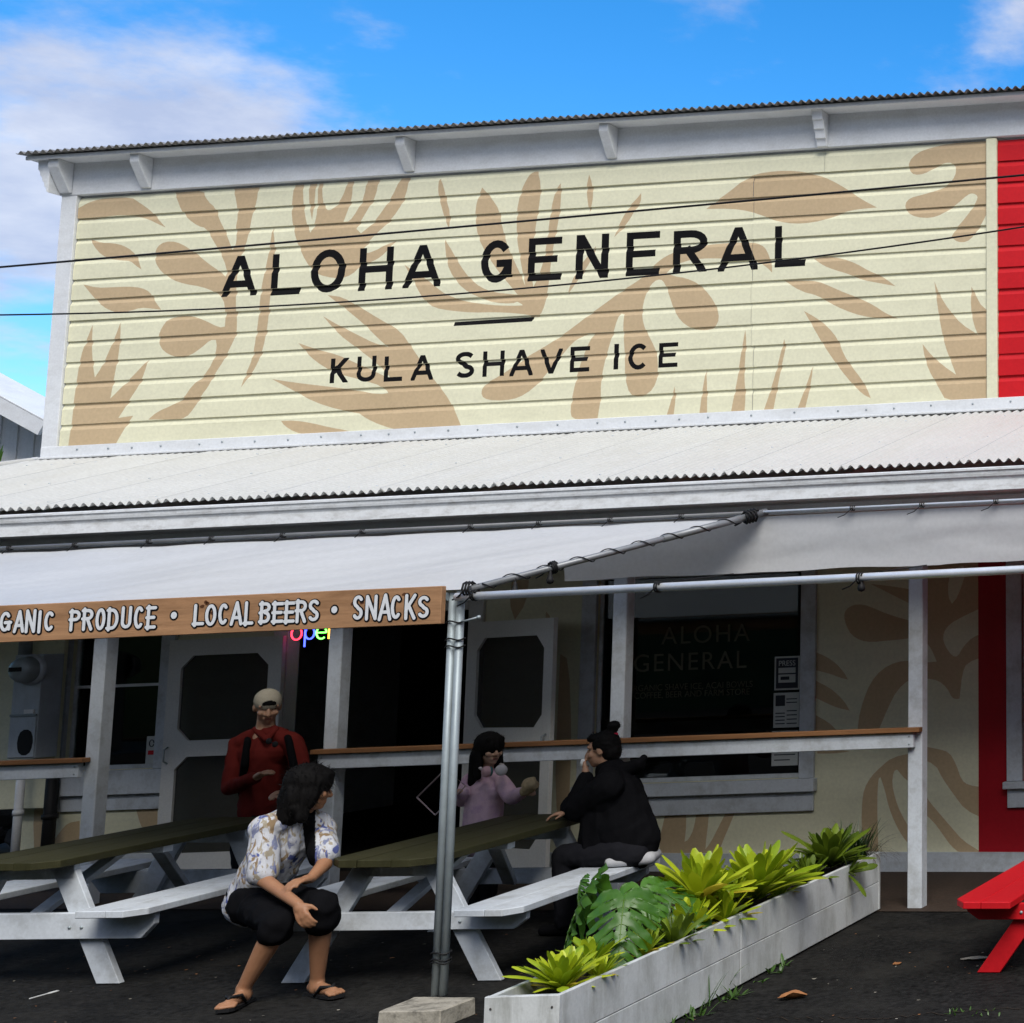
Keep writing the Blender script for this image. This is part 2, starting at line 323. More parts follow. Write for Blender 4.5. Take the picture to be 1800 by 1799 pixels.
# ------------------------------------------------------------------ painted surfaces: mural shapes and lettering cut into the boards
WY = 12.3                                            # plane of the shop front
def inpoly(p, poly):
    x, y = p; c = False; j = len(poly)-1
    for i in range(len(poly)):
        xi, yi = poly[i]; xj, yj = poly[j]
        if (yi > y) != (yj > y) and x < (xj-xi)*(y-yi)/(yj-yi+1e-12)+xi: c = not c
        j = i
    return c
class Poly:
    def __init__(s, pts, mi): s.p = pts; s.mi = mi; xs = [q[0] for q in pts]; ys = [q[1] for q in pts]; s.bb = (min(xs), min(ys), max(xs), max(ys))
    def has(s, q): b = s.bb; return b[0] <= q[0] <= b[2] and b[1] <= q[1] <= b[3] and inpoly(q, s.p)
def smooth_closed(pts, it=2):
    """round the traced outline, but keep sharp tips sharp"""
    for _ in range(it):
        o = []; n = len(pts)
        for i in range(n):
            a, b, c = V(pts[i-1]), V(pts[i]), V(pts[(i+1) % n]); u, v = (b-a), (c-b)
            sharp = u.length > 0 and v.length > 0 and u.angle(v, 0) > 1.25
            if sharp: o.append(tuple(b))
            else: o += [tuple(b.lerp(a, .25)), tuple(b.lerp(c, .25))]
        pts = o
    return pts
def shape(z, pts, mi=1, Y=None, rnd=1):
    ox, oy, s = z; q = []
    for x, y in pts:
        p = at(ox+x*s, oy+y*s, Y or WY); q.append((p.x, p.z))
    return Poly(smooth_closed(q, rnd) if rnd else q, mi)
def cut(rect, hlines, vlines, polys):
    """triangulate rect along all outlines; returns [(tri, material)]"""
    x0, z0, x1, z1 = rect; vs = []; es = []
    def add(pts, closed=True):
        b = len(vs); vs.extend(V(p) for p in pts); n = len(pts)
        es.extend((b+i, b+(i+1) % n) for i in range(n if closed else n-1))
    add([(x0, z0), (x1, z0), (x1, z1), (x0, z1)])
    for h in hlines: add([(x0, h), (x1, h)], False)
    for v in vlines: add([(v, z0), (v, z1)], False)
    for p in polys:
        if p.bb[2] < x0 or p.bb[0] > x1 or p.bb[3] < z0 or p.bb[1] > z1: continue
        add(p.p)
    r = delaunay_2d_cdt(vs, es, [], 0, 1e-5)
    ov, of = r[0], r[2]; res = []
    for f in of:
        a, b, c = (ov[i] for i in f); q = ((a.x+b.x+c.x)/3, (a.y+b.y+c.y)/3)
        if abs((b-a).cross(c-a)) < 1e-10: continue
        if not (x0 < q[0] < x1 and z0 < q[1] < z1): continue
        mi = 0
        for p in polys:
            if p.has(q): mi = p.mi
        res.append(((a, b, c), mi, q))
    return res

# stroke alphabet -----------------------------------------------------------
def arc(cx, cy, rx, ry, a0, a1, n=12): return [(cx+rx*math.cos(R(a0+(a1-a0)*i/n)), cy+ry*math.sin(R(a0+(a1-a0)*i/n))) for i in range(n+1)]
def glyph(ch, w, t):
    h = t/2; l, r_, b, tp, c = h, w-h, h, 1-h, w/2
    S = {
    'A': [[(h*.7, 0), (c, 1)], [(w-h*.7, 0), (c, 1)], [(w*.2, .30), (w*.8, .30)]],
    'B': [[(l, 0), (l, 1)], [(0, tp), (w*.5, tp)]+arc(w*.5, .75, r_-w*.5, .25-h, 90, -90, 8)+[(0, .5)], [(w*.5, .5)]+arc(w*.5, .25+h/2, r_-w*.5, .25-h/2, 90, -90, 8)+[(0, b)]],
    'C': [arc(c, .5, c-h, .5-h, 48, 312, 18)],
    'D': [[(l, 0), (l, 1)], [(0, tp), (w*.4, tp)]+arc(w*.4, .5, r_-w*.4, .5-h, 90, -90, 12)+[(0, b)]],
    'E': [[(l, 0), (l, 1)], [(0, tp), (w, tp)], [(0, .5), (w*.88, .5)], [(0, b), (w, b)]],
    'G': [arc(c, .5, c-h, .5-h, 42, 350, 20), [(w*.5, .45), (w, .45)], [(r_, .47), (r_, .12)]],
    'H': [[(l, 0), (l, 1)], [(r_, 0), (r_, 1)], [(0, .5), (w, .5)]],
    'I': [[(c, 0), (c, 1)]],
    'K': [[(l, 0), (l, 1)], [(r_, 1), (l, .38)], [(w*.38, .52), (r_, 0)]],
    'L': [[(l, 0), (l, 1)], [(0, b), (w, b)]],
    'N': [[(l, 0), (l, 1)], [(r_, 0), (r_, 1)], [(l, 1), (r_, 0)]],
    'O': [arc(c, .5, c-h, .5-h, 0, 360, 24)],
    'P': [[(l, 0), (l, 1)], [(0, tp), (w*.5, tp)]+arc(w*.5, .72, r_-w*.5, .28-h, 90, -90, 9)+[(0, .44+h)]],
    'R': [[(l, 0), (l, 1)], [(0, tp), (w*.5, tp)]+arc(w*.5, .72, r_-w*.5, .28-h, 90, -90, 9)+[(0, .44+h)], [(w*.5, .46), (r_, 0)]],
    'S': [arc(c, .74, c-h, .26-h*.9, 30, 250, 12)+arc(c, .26, c-h, .26-h*.9, 80, -150, 12)],
    'U': [[(l, 1), (l, .3)]+arc(c, .3, c-h, .3-h, 180, 360, 12)+[(r_, 1)]],
    'V': [[(h*.7, 1), (c, 0)], [(w-h*.7, 1), (c, 0)]],
    '.': [[(c, .48), (c, .52)]],
    }
    return S[ch]
def clip_box(poly, x0, y0, x1, y1):
    for ax, val, sg in ((0, x0, 1), (0, x1, -1), (1, y0, 1), (1, y1, -1)):
        o = []
        for i in range(len(poly)):
            p, q = poly[i-1], poly[i]; a, b = sg*(p[ax]-val), sg*(q[ax]-val)
            if a*b < 0: k = a/(a-b); o.append((p[0]+(q[0]-p[0])*k, p[1]+(q[1]-p[1])*k))
            if b >= 0: o.append(q)
        poly = o
        if not poly: return []
    return poly
def letter(ch, x, z, w, h, tw, mi=2, rnd=False):
    """polygons of one letter; box x..x+w, z..z+h, stroke width tw (metres)"""
    t = tw/h; W = w/h; out = []
    for pl in glyph(ch, W, t):
        for i, (a, b) in enumerate(zip(pl, pl[1:])):
            A, B = V(a), V(b); d = (B-A)
            if d.length < 1e-6: continue
            d.normalize(); nn = V((-d.y, d.x))*t/2
            if rnd:
                n0 = math.atan2(nn.y, nn.x)
                q = [tuple(A+V((math.cos(n0+k*math.pi/6), math.sin(n0+k*math.pi/6)))*t/2) for k in range(7)] + [tuple(B+V((math.cos(n0+math.pi+k*math.pi/6), math.sin(n0+math.pi+k*math.pi/6)))*t/2) for k in range(7)]
            else:
                ext = t if (len(pl) == 2 and abs(d.x) > .02 and abs(d.y) > .02) else (t*.12 if len(pl) > 2 else 0)
                q = [tuple(A-d*ext+nn), tuple(B+d*ext+nn), tuple(B+d*ext-nn), tuple(A-d*ext-nn)]
                q = clip_box(q, 0, 0, W, 1)
            if len(q) > 2: out.append(Poly([(x+px*h, z+pz*h) for px, pz in q], mi))
    return out

# ------------------------------------------------------------------ upper mural, traced
Z1 = (0, 200, .38889); Z2 = (600, 200, .38889); Z3 = (1150, 120, .36111)
MUR = [
(Z1, [(340,445),(385,420),(430,395),(480,383),(600,380),(640,405),(690,440),(725,480),(758,517),(730,505),(680,480),(620,465),(560,462),(480,470),(420,482),(340,480)]),
(Z1, [(795,350),(920,345),(950,400),(985,430),(1000,480),(1030,540),(1050,590),(1060,620),(1075,600),(1080,560),(1075,520),(1085,470),(1080,400),(1062,335),(1178,330),(1172,400),(1150,460),(1140,520),(1120,600),(1100,640),(1085,700),(1080,780),(1075,850),(1080,930),(1078,1000),(1050,1060),(1020,1120),(980,1180),(950,1240),(925,1270),(890,1330),(850,1378),(800,1385),(680,1385),(720,1350),(790,1320),(840,1290),(880,1230),(930,1190),(970,1130),(990,1060),(985,1025),(960,1025),(920,1060),(870,1095),(820,1105),(770,1090),(735,1060),(725,1010),(740,970),(770,930),(820,915),(870,915),(930,935),(1000,970),(1025,965),(1030,900),(1020,840),(985,810),(920,785),(850,775),(790,755),(740,720),(710,670),(712,620),(735,590),(780,578),(830,590),(890,630),(950,680),(1000,715),(1030,740),(1035,700),(1000,620),(970,570),(940,520),(905,512),(860,480),(830,440),(815,400)]),
(Z1, [(415,570),(470,588),(520,588),(570,600),(610,625),(635,660),(650,707),(625,690),(600,668),(550,665),(490,655),(450,625)]),
(Z1, [(388,775),(450,790),(520,788),(590,785),(650,790),(690,810),(710,850),(740,890),(700,885),(650,880),(600,895),(550,905),(500,890),(460,860),(420,815)]),
(Z1, [(318,1520),(335,1400),(345,1300),(360,1200),(375,1100),(400,1030),(430,955),(425,1050),(430,1130),(440,1195),(470,1150),(510,1060),(535,1000),(555,945),(555,1010),(545,1100),(530,1180),(510,1290),(560,1240),(620,1180),(680,1115),(665,1170),(640,1230),(600,1290),(570,1340),(545,1378),(580,1372),(612,1368),(590,1400),(560,1450),(520,1520)]),
(Z1, [(1242,515),(1252,580),(1250,660),(1240,720),(1230,850),(1215,980),(1200,1060),(1170,1140),(1130,1200),(1100,1240),(1120,1180),(1150,1110),(1165,1020),(1180,900),(1190,800),(1210,700),(1230,600)]),
(Z1, [(1340,320),(1378,315),(1382,420),(1395,500),(1412,542),(1430,510),(1445,440),(1447,315),(1465,312),(1468,400),(1485,440),(1510,438),(1545,400),(1570,350),(1578,300),(1605,300),(1600,390),(1578,450),(1562,492),(1590,490),(1625,440),(1655,380),(1668,295),(1722,295),(1708,375),(1675,430),(1640,490),(1620,525),(1640,545),(1690,505),(1740,440),(1785,370),(1805,325),(1820,290),(1860,290),(1843,375),(1810,440),(1760,500),(1700,555),(1660,600),(1640,640),(1700,625),(1760,590),(1795,575),(1770,610),(1730,650),(1690,672),(1640,690),(1600,730),(1550,748),(1480,740),(1430,720),(1390,670),(1358,600),(1340,540),(1328,470),(1330,400)]),
(Z1, [(1405,315),(1438,315),(1432,400),(1420,485),(1408,420)]),
(Z1, [(1490,822),(1560,832),(1640,880),(1740,940),(1820,985),(1870,1060),(1960,1190),(2050,1310),(2100,1430),(1900,1445),(1790,1430),(1690,1395),(1620,1350),(1700,1345),(1800,1320),(1800,1250),(1760,1180),(1780,1080),(1755,1050),(1720,1020),(1650,950),(1570,885)]),
(Z1, [(1468,918),(1540,960),(1620,1000),(1700,1040),(1760,1055),(1850,1100),(1900,1200),(1850,1250),(1780,1200),(1700,1120),(1620,1060),(1540,1000)]),
(Z1, [(1358,1040),(1440,1068),(1530,1090),(1620,1130),(1750,1190),(1860,1240),(1900,1300),(1800,1310),(1740,1235),(1640,1205),(1540,1180),(1470,1145),(1410,1100)]),
(Z1, [(1240,1202),(1340,1218),(1480,1235),(1620,1252),(1720,1272),(1785,1262),(1850,1230),(1950,1300),(2000,1380),(1850,1400),(1700,1370),(1540,1340),(1430,1305),(1330,1250)]),
(Z1, [(1280,1390),(1340,1388),(1420,1400),(1500,1420),(1570,1432),(1612,1445),(1500,1455),(1400,1455),(1340,1440),(1295,1412)]),
(Z2, [(455,295),(470,330),(485,400),(500,450),(495,525),(480,490),(460,420),(445,360),(448,310)]),
(Z2, [(645,338),(690,390),(722,440),(735,520),(765,620),(800,690),(840,780),(870,860),(900,920),(860,915),(820,840),(780,790),(720,720),(665,640),(625,560),(612,470),(620,400)]),
(Z2, [(870,265),(895,263),(910,320),(905,400),(890,480),(880,560),(860,650),(870,760),(900,900),(860,880),(840,780),(820,680),(800,560),(800,450),(815,370),(840,310)]),
(Z2, [(1000,318),(1000,400),(990,480),(970,580),(955,680),(945,780),(930,860),(905,920),(860,920),(870,800),(900,740),(925,660),(940,560),(950,470),(965,390),(980,345)]),
(Z2, [(475,570),(510,625),(545,690),(590,750),(640,790),(700,812),(790,820),(860,830),(900,900),(860,905),(810,850),(780,862),(700,858),(620,830),(560,795),(515,745),(485,680)]),
(Z2, [(293,685),(330,712),(390,750),(440,790),(480,820),(560,850),(680,868),(780,872),(860,868),(905,880),(900,920),(800,905),(700,900),(600,902),(500,893),(430,880),(385,850),(350,790),(325,740)]),
(Z2, [(1128,278),(1142,320),(1145,380),(1138,420),(1128,448),(1120,400),(1115,340)]),
(Z2, [(1362,362),(1362,400),(1340,430),(1300,500),(1240,562),(1270,490),(1310,420),(1340,390)]),
(Z2, [(1160,600),(1140,660),(1110,710),(1060,780),(1030,822),(1045,770),(1080,700),(1120,650)]),
(Z3, [(-60,1060),(-30,1000),(10,960),(60,920),(130,890),(220,870),(330,855),(480,850),(530,865),(555,890),(580,960),(580,1000),(560,978),(520,950),(450,935),(350,930),(230,930),(150,945),(90,975),(60,1010),(0,1040)]),
(Z2, [(1280,800),(1330,770),(1400,720),(1460,715),(1510,738),(1560,745),(1620,770),(1670,820),(1705,880),(1715,930),(1695,970),(1650,982),(1590,975),(1540,940),(1510,890),(1490,830),(1470,770),(1450,750),(1420,760),(1390,800),(1370,860),(1365,920),(1380,980),(1410,1030),(1435,1090),(1440,1160),(1430,1220),(1400,1265),(1350,1282),(1310,1270),(1290,1200),(1290,1120),(1285,1040),(1280,970),(1285,910),(1270,905),(1255,930),(1240,980),(1215,1060),(1195,1140),(1180,1220),(1180,1290),(1165,1380),(1110,1385),(1050,1380),(1042,1340),(1055,1260),(1075,1180),(1100,1100),(1130,1030),(1150,995),(1130,995),(1090,1010),(1050,1040),(1000,1100),(950,1160),(900,1220),(840,1270),(780,1295),(700,1300),(650,1290),(638,1260),(660,1220),(720,1190),(780,1150),(850,1100),(920,1060),(990,1015),(1060,965),(1130,910),(1200,860)]),
(Z3, [(260,690),(310,650),(380,600),(440,550),(500,520),(600,505),(700,505),(790,520),(860,545),(940,590),(1010,640),(1090,682),(1000,690),(930,705),(860,735),(780,755),(690,762),(610,750),(540,725),(470,700),(380,688)]),
(Z3, [(1430,370),(1660,345),(1660,650),(1620,720),(1600,760),(1560,820),(1525,850),(1480,850),(1452,825),(1470,790),(1510,745),(1545,700),(1575,650),(1580,625),(1555,612),(1530,620),(1480,665),(1410,715),(1350,735),(1280,730),(1235,705),(1225,665),(1250,635),(1310,620),(1380,600),(1440,570),(1470,530),(1475,490),(1455,465),(1420,465),(1370,490),(1320,520),(1270,525),(1245,500),(1245,460),(1280,420),(1350,390)]),
(Z3, [(780,930),(850,918),(920,930),(990,955),(1050,990),(1100,1010),(1140,1035),(1180,1065),(1100,1050),(1020,1035),(950,1005),(880,985),(830,965)]),
(Z3, [(635,1035),(720,1035),(800,1040),(860,1065),(940,1100),(1010,1125),(1080,1160),(1130,1195),(1190,1220),(1100,1220),(1020,1210),(930,1180),(860,1145),(800,1110),(720,1090)]),
(Z3, [(735,1185),(790,1215),(850,1260),(900,1320),(930,1400),(970,1460),(1010,1510),(1045,1570),(1060,1610),(1020,1590),(970,1540),(920,1480),(870,1410),(830,1350),(790,1280)]),
(Z3, [(1368,1040),(1395,1110),(1440,1180),(1500,1250),(1580,1300),(1560,1250),(1545,1170),(1548,1065),(1575,1120),(1600,1165),(1660,1200),(1660,1620),(1430,1630),(1380,1540),(1340,1470),(1320,1400),(1312,1345),(1350,1395),(1410,1450),(1475,1495),(1450,1430),(1420,1350),(1400,1260),(1385,1170)]),
(Z3, [(450,1275),(455,1330),(450,1420),(445,1500),(452,1600),(445,1690),(378,1690),(395,1600),(415,1500),(430,1390)]),
(Z3, [(260,1470),(265,1550),(264,1690),(226,1690),(240,1580)]),
(Z3, [(107,1550),(112,1610),(100,1700),(65,1700),(90,1620)]),
(Z3, [(640,1320),(648,1360),(630,1440),(610,1540),(583,1680),(535,1680),(570,1580),(600,1480),(620,1400)]),
(Z3, [(778,1450),(775,1500),(760,1580),(738,1670),(700,1670),(730,1590),(760,1510)]),
]
polys = [shape(z, p) for z, p in MUR]
LETTERS = [  # letter, zoom frame, x0, x1, y0, y1, stroke in px of the frame
('A',Z1,1015,1172,642,832,30),('L',Z1,1238,1368,632,825,30),('O',Z1,1415,1570,612,815,33),('H',Z1,1632,1785,603,805,31),('A',Z2,290,460,592,793,30),
('G',Z2,640,780,572,772,33),('E',Z2,853,1003,560,762,31),('N',Z2,1068,1215,545,752,33),('E',Z2,1295,1445,533,738,31),('R',Z2,1507,1660,525,725,33),('A',Z3,318,512,772,995,34),('L',Z3,594,742,765,975,34),
('K',Z1,1503,1585,1105,1222,20),('U',Z2,80,166,1096,1217,19),('L',Z2,203,286,1096,1215,19),('A',Z2,325,425,1092,1210,19),
('S',Z2,525,610,1078,1198,20),('H',Z2,648,745,1073,1192,19),('A',Z2,770,875,1067,1190,19),('V',Z2,907,1007,1063,1180,19),('E',Z2,1042,1130,1052,1172,19),
('I',Z2,1238,1262,1042,1160,21),('C',Z2,1304,1398,1038,1163,20),('E',Z2,1442,1528,1035,1152,19)]
for ch, z, x0, x1, y0, y1, st in LETTERS:
    ox, oy, s = z; xm, ym = (x0+x1)/2, (y0+y1)/2; k = .028*(x1-x0)
    a = at(ox+x0*s, oy+ym*s, WY); b = at(ox+x1*s, oy+ym*s, WY); t = at(ox+xm*s, oy+(y0+k)*s, WY); d = at(ox+xm*s, oy+(y1-k)*s, WY)
    polys += letter(ch, a.x, d.z, b.x-a.x, t.z-d.z, st*s*(b.x-a.x)/((x1-x0)*s))
polys.append(shape(Z2, [(516,943),(875,920),(875,930),(868,942),(516,962)], 2, rnd=0))

# ------------------------------------------------------------------ the shop
bld = empty('shop_building', (-8.4, WY, 0), 'cream wooden shop with painted leaf mural, tall false front and white porch roof', 'building')
XL, XR = -12.49, -4.335; ZB, ZT = 3.645, 5.84; NB = 12; EX = (ZT-ZB)/NB
PROF = [(0, -.020), (.002, -.0225), (.72, -.0225), (.80, -.016), (.88, -.009), (.93, -.0075), (1.0, -.0075)]
def prof_y(fr):
    for (a, ya), (b, yb) in zip(PROF, PROF[1:]):
        if fr <= b: return ya+(yb-ya)*(fr-a)/(b-a)
    return PROF[-1][1]
def siding(x0, x1, seams, polys, mats, jit):
    for i in range(NB):
        sm = seams(i); xs = [x0]+sm+[x1]
        for k, (xa, xb) in enumerate(zip(xs, xs[1:])):
            g = .0015
            sub = cut((xa+(g if k else 0), ZB+EX*i, xb-(g if k < len(xs)-2 else 0), ZB+EX*(i+1)), [ZB+EX*(i+f) for f, _ in PROF[1:-1]], [], polys)
            bm = bmesh.new(); cache = {}
            off = random.uniform(-.0022, .0022)*jit; ph = random.random()*9
            def vert(v):
                key = (round(v.x, 5), round(v.y, 5))
                if key not in cache:
                    fr = min(1, max(0, (v.y-ZB)/EX-i)); y = WY+prof_y(fr)+off+.0012*math.sin(v.x*1.7+ph)
                    cache[key] = bm.verts.new((v.x, y, v.y+.0012*math.sin(v.x*2.3+ph*3)))
                return cache[key]
            for (a, b, c), mi, q in sub:
                try: f = bm.faces.new((vert(a), vert(b), vert(c)))
                except ValueError: continue
                f.material_index = mi
            # underside lip of the board
            bmesh.ops.recalc_face_normals(bm, faces=bm.faces)
            if bm.faces and sum(f.normal.y*f.calc_area() for f in bm.faces) > 0: bmesh.ops.reverse_faces(bm, faces=bm.faces)
            yb = WY+PROF[0][1]+off
            p = [bm.verts.new(t_) for t_ in ((xa, yb, ZB+EX*i+.0005), (xb, yb, ZB+EX*i+.0005), (xb, WY+.004, ZB+EX*i+.0005), (xa, WY+.004, ZB+EX*i+.0005))]
            bm.faces.new(p)
            finish('siding_board', bm, mats, bld)
SEAM = at(1325, 500, WY).x
siding(XL, XR, lambda i: [at(1452, 280, WY).x] if i == NB-1 else [SEAM + (.02 if i < 3 else -.006*(i % 3))], polys, [M['cream'], M['tan'], M['black']], 1)
XTR = at(1756, 470, WY).x
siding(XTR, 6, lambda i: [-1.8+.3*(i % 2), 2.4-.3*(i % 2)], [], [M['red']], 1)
box('backing_wall', (XL-.1, WY+.006, 2.9), (6, WY+.10, 6.2), M['white'], bld, 0)
box('corner_board', (XL-.145, WY-.045, ZB-.1), (XL-.003, WY+.12, ZT+.02), M['white'], bld, .004)
box('trim_board', (XR+.003, WY-.045, ZB-.01), (XTR-.003, WY+.005, ZT+.01), M['cream'], bld, .004)
box('side_wall', (XL-.13, WY+.125, 0), (XL-.02, 20, 6.1), M['white'], bld, 0)
box('frieze_board', (XL-.145, WY-.05, ZT+.022), (6, WY+.05, 6.158), M['white'], bld, .004)
# eave: soffit, fascia strip, brackets, corrugated roof
EY, EZ = 12.07, 6.155
box('soffit_board', (-12.80, EY+.02, EZ-.005), (6, WY+.1, EZ+.02), M['white'], bld, .003)
box('fascia_board', (-12.81, EY-.002, EZ-.012), (6, EY+.018, EZ+.022), M['white'], bld, .003)
def wedge(x, wd=.085):
    prism('eave_bracket', [(WY-.052, 5.88), (WY-.075, 5.88), (EY+.03, 6.08), (EY+.03, EZ-.006), (WY-.052, EZ-.006)], 'x', x-wd/2, x+wd/2, M['white'], bld, .005)
for px, py in ((250, 330), (714, 305), (1071, 280)): wedge(at(px, py, WY-.1).x)
def ornate(x0, x1, axis='x', base=WY-.052, top=EY+.03):
    n = 4; pts = [(base, 5.86)]; d = (base-.03-top)
    y = base-.03; z = 5.86
    for i in range(n):
        y2 = base-.03-d*(i+1)/n; z2 = 5.86+(EZ-.006-5.86)*(i+1)/n-.01
        pts += [(y, z), (y-.006, z+(z2-z)*.55), (y2+.012, z2)]; y, z = y2, z2
    pts += [(top, EZ-.006), (base, EZ-.006)]
    prism('eave_bracket', pts, axis, x0, x1, M['white'], bld, .004)
xo = at(1438, 240, WY-.15).x; ornate(xo-.045, xo+.045)
ornate(-1.2, -1.11)
wedge(XL-.09, .10)
pts = [(XL-.148, 5.86), (XL-.165, 5.87)]
for i in range(4): pts += [(XL-.170-.024*i, 5.90+.052*i), (XL-.186-.024*i, 5.915+.052*i)]
pts += [(XL-.262, EZ-.008), (XL-.148, EZ-.008)]
prism('eave_bracket', pts, 'y', EY+.06, WY+.04, M['white'], bld, .003)
box('soffit_board', (-12.80, WY+.104, EZ-.005), (XL-.148, 18, EZ+.02), M['white'], bld, .003)
def corrugated(name, x0, x1, y0, z0, y1, z1, mt, parent, amp=.015, pitch=.0677, seg=6, lift=0, lap=0):
    """sheet whose waves run from the eave (y0,z0) up to (y1,z1)"""
    bm = bmesh.new(); n = max(2, round((x1-x0)/pitch*seg)); rows = []
    sl = V((0, y1-y0, z1-z0)).normalized(); nr = V((0, -sl.z, sl.y))
    for tt in (0, 1):
        rows.append([bm.verts.new(V((x0+(x1-x0)*i/n, y0+(y1-y0)*tt, z0+(z1-z0)*tt)) + nr*(amp*math.cos((x0+(x1-x0)*i/n)/pitch*math.tau)+lift+lap*(1-i/n))) for i in range(n+1)])
    for a, b, c, d in zip(rows[0], rows[0][1:], rows[1][1:], rows[1]): bm.faces.new((a, b, c, d)).smooth = True
    if lap:
        q = [rows[0][0], rows[1][0]]; q2 = [bm.verts.new(v.co-nr*(lap+.002)) for v in q]; bm.faces.new((q[0], q[1], q2[1], q2[0]))
    bmesh.ops.recalc_face_normals(bm, faces=bm.faces)
    if sum(f.normal.z for f in bm.faces) < 0: bmesh.ops.reverse_faces(bm, faces=bm.faces)
    return finish(name, bm, mt, parent)
x = -12.845; k = 0
while x < 5.8:
    corrugated('roof_sheet', x, x+.0677*12.2, EY-.06, EZ+.037+random.uniform(-.002, .003), 13.6, EZ+.24, M['roofold'], bld, amp=.0145, lift=.002*(k % 2)); x += .0677*12; k += 1
# flashing above the porch roof
box('flashing', (XL-.14, WY-.052, 3.545), (6, WY-.004, ZB-.004), M['white'], bld, .004)
bm = bmesh.new()
x = XL+.2
while x < -2:
    add_lathe(bm, [(.0, .006), (.008, .005), (.009, 0)], (x, WY-.052, 3.60+random.uniform(-.006, .006)), (0, -1, 0), 6); x += random.uniform(.2, .38)
finish('flashing_nail', bm, M['galv'], bld)['kind'] = 'stuff'
box('flashing_drip', (XL-.2, WY-.10, 3.528), (6, WY-.054, 3.546), M['white'], bld, .003)
# porch roof
PY, PZ, QY, QZ = 10.0, 2.853, WY-.06, 3.515
SL = (QZ-PZ)/(QY-PY)
x = math.floor(-12.6/.0677)*.0677; k = 0; laps = []
XH = XL-.14
xs = [x+.0677*12*i for i in range(23)]
for i, x in enumerate(xs):
    if x > 6: break
    corrugated('roof_sheet', x, x+.0677*12.35, PY, PZ+random.uniform(-.0015, .0015), QY, QZ, M['roofmetal'], bld, lap=.008)
# hip end of the porch roof to the left
bm = bmesh.new()
hx = XH-(QY-PY)
n = 220
ra, rb = [], []
nr = V((0, -SL, 1)).normalized()
for i in range(n+1):
    x = hx+(xs[0]-hx)*i/n; top = min(1, (x-hx)/(XH-hx)) if x < XH else 1
    wv = .015*math.cos(x/.0677*math.tau)
    ra.append(bm.verts.new(V((x, PY, PZ))+nr*wv)); rb.append(bm.verts.new(V((x, PY+(QY-PY)*top, PZ+(QZ-PZ)*top))+nr*wv))
for a, b, c, d in zip(ra, ra[1:], rb[1:], rb): bm.faces.new((a, b, c, d)).smooth = True
finish('roof_sheet', bm, M['roofmetal'], bld)
bm = bmesh.new()
p = [bm.verts.new(q) for q in ((hx, PY, PZ), (XH, QY, QZ), (XH, 20, QZ), (hx, 20, PZ))]; bm.faces.new(p); finish('roof_sheet', bm, M['roofmetal'], bld)
bm = bmesh.new(); add_tube(bm, [(hx, PY-.01, PZ+.01), (XH, QY, QZ+.012)], .03, 8); finish('hip_cap', bm, M['roofmetal'], bld)
# screws
bm = bmesh.new(); random.seed(3)
for fr in (.06, .42, .86):
    x = -14.2
    while x < -2.6:
        xx = round(x/.0677)*.0677
        if not (x < XH and fr > (x-hx)/(XH-hx)-.04):
            c = V((xx, PY+(QY-PY)*fr+random.uniform(-.012, .012), PZ+(QZ-PZ)*fr))+nr*.015
            add_lathe(bm, [(.007, 0), (.0065, .005), (.0, .006)], c, nr, 6)
        x += .0677*3
finish('roof_screw', bm, M['meter'], bld)['kind'] = 'stuff'
# gutter, fascia, rafters, ceiling beam
GP = [(10.06, 2.812), (9.955, 2.812), (9.945, 2.806), (9.945, 2.792), (9.955, 2.784), (9.956, 2.768), (9.960, 2.752), (9.972, 2.742), (9.976, 2.730), (9.972, 2.66), (9.978, 2.655), (10.06, 2.655)]
bm = bmesh.new()
A = [bm.verts.new((-16, y, z)) for y, z in GP]; B = [bm.verts.new((6, y, z)) for y, z in GP]
for i in range(len(GP)-1): bm.faces.new((A[i], A[i+1], B[i+1], B[i]))
bmesh.ops.recalc_face_normals(bm, faces=bm.faces)
finish('gutter', bm, M['gutter'], bld)
bm = bmesh.new(); bx(bm, (-16, 10.066, 2.655), (6, 10.10, 2.80)); finish('eave_fascia', bm, M['white'], bld)
for i in range(16):
    x = at(135, 940, 10.15).x + (i-4)*1.363
    board('rafter', (x, 10.11, 2.72), (x, WY-.02, 2.72+SL*2.17), (0, 0, 1), .13, .075, M['white'], bld, .003)
box('porch_beam', (-14.6, 10.86, 2.62), (6, 10.98, 2.80), M['white'], bld, .004)
box('porch_plate', (-14.6, 10.115, 2.575), (6, 10.20, 2.645), M['white'], bld, .004)
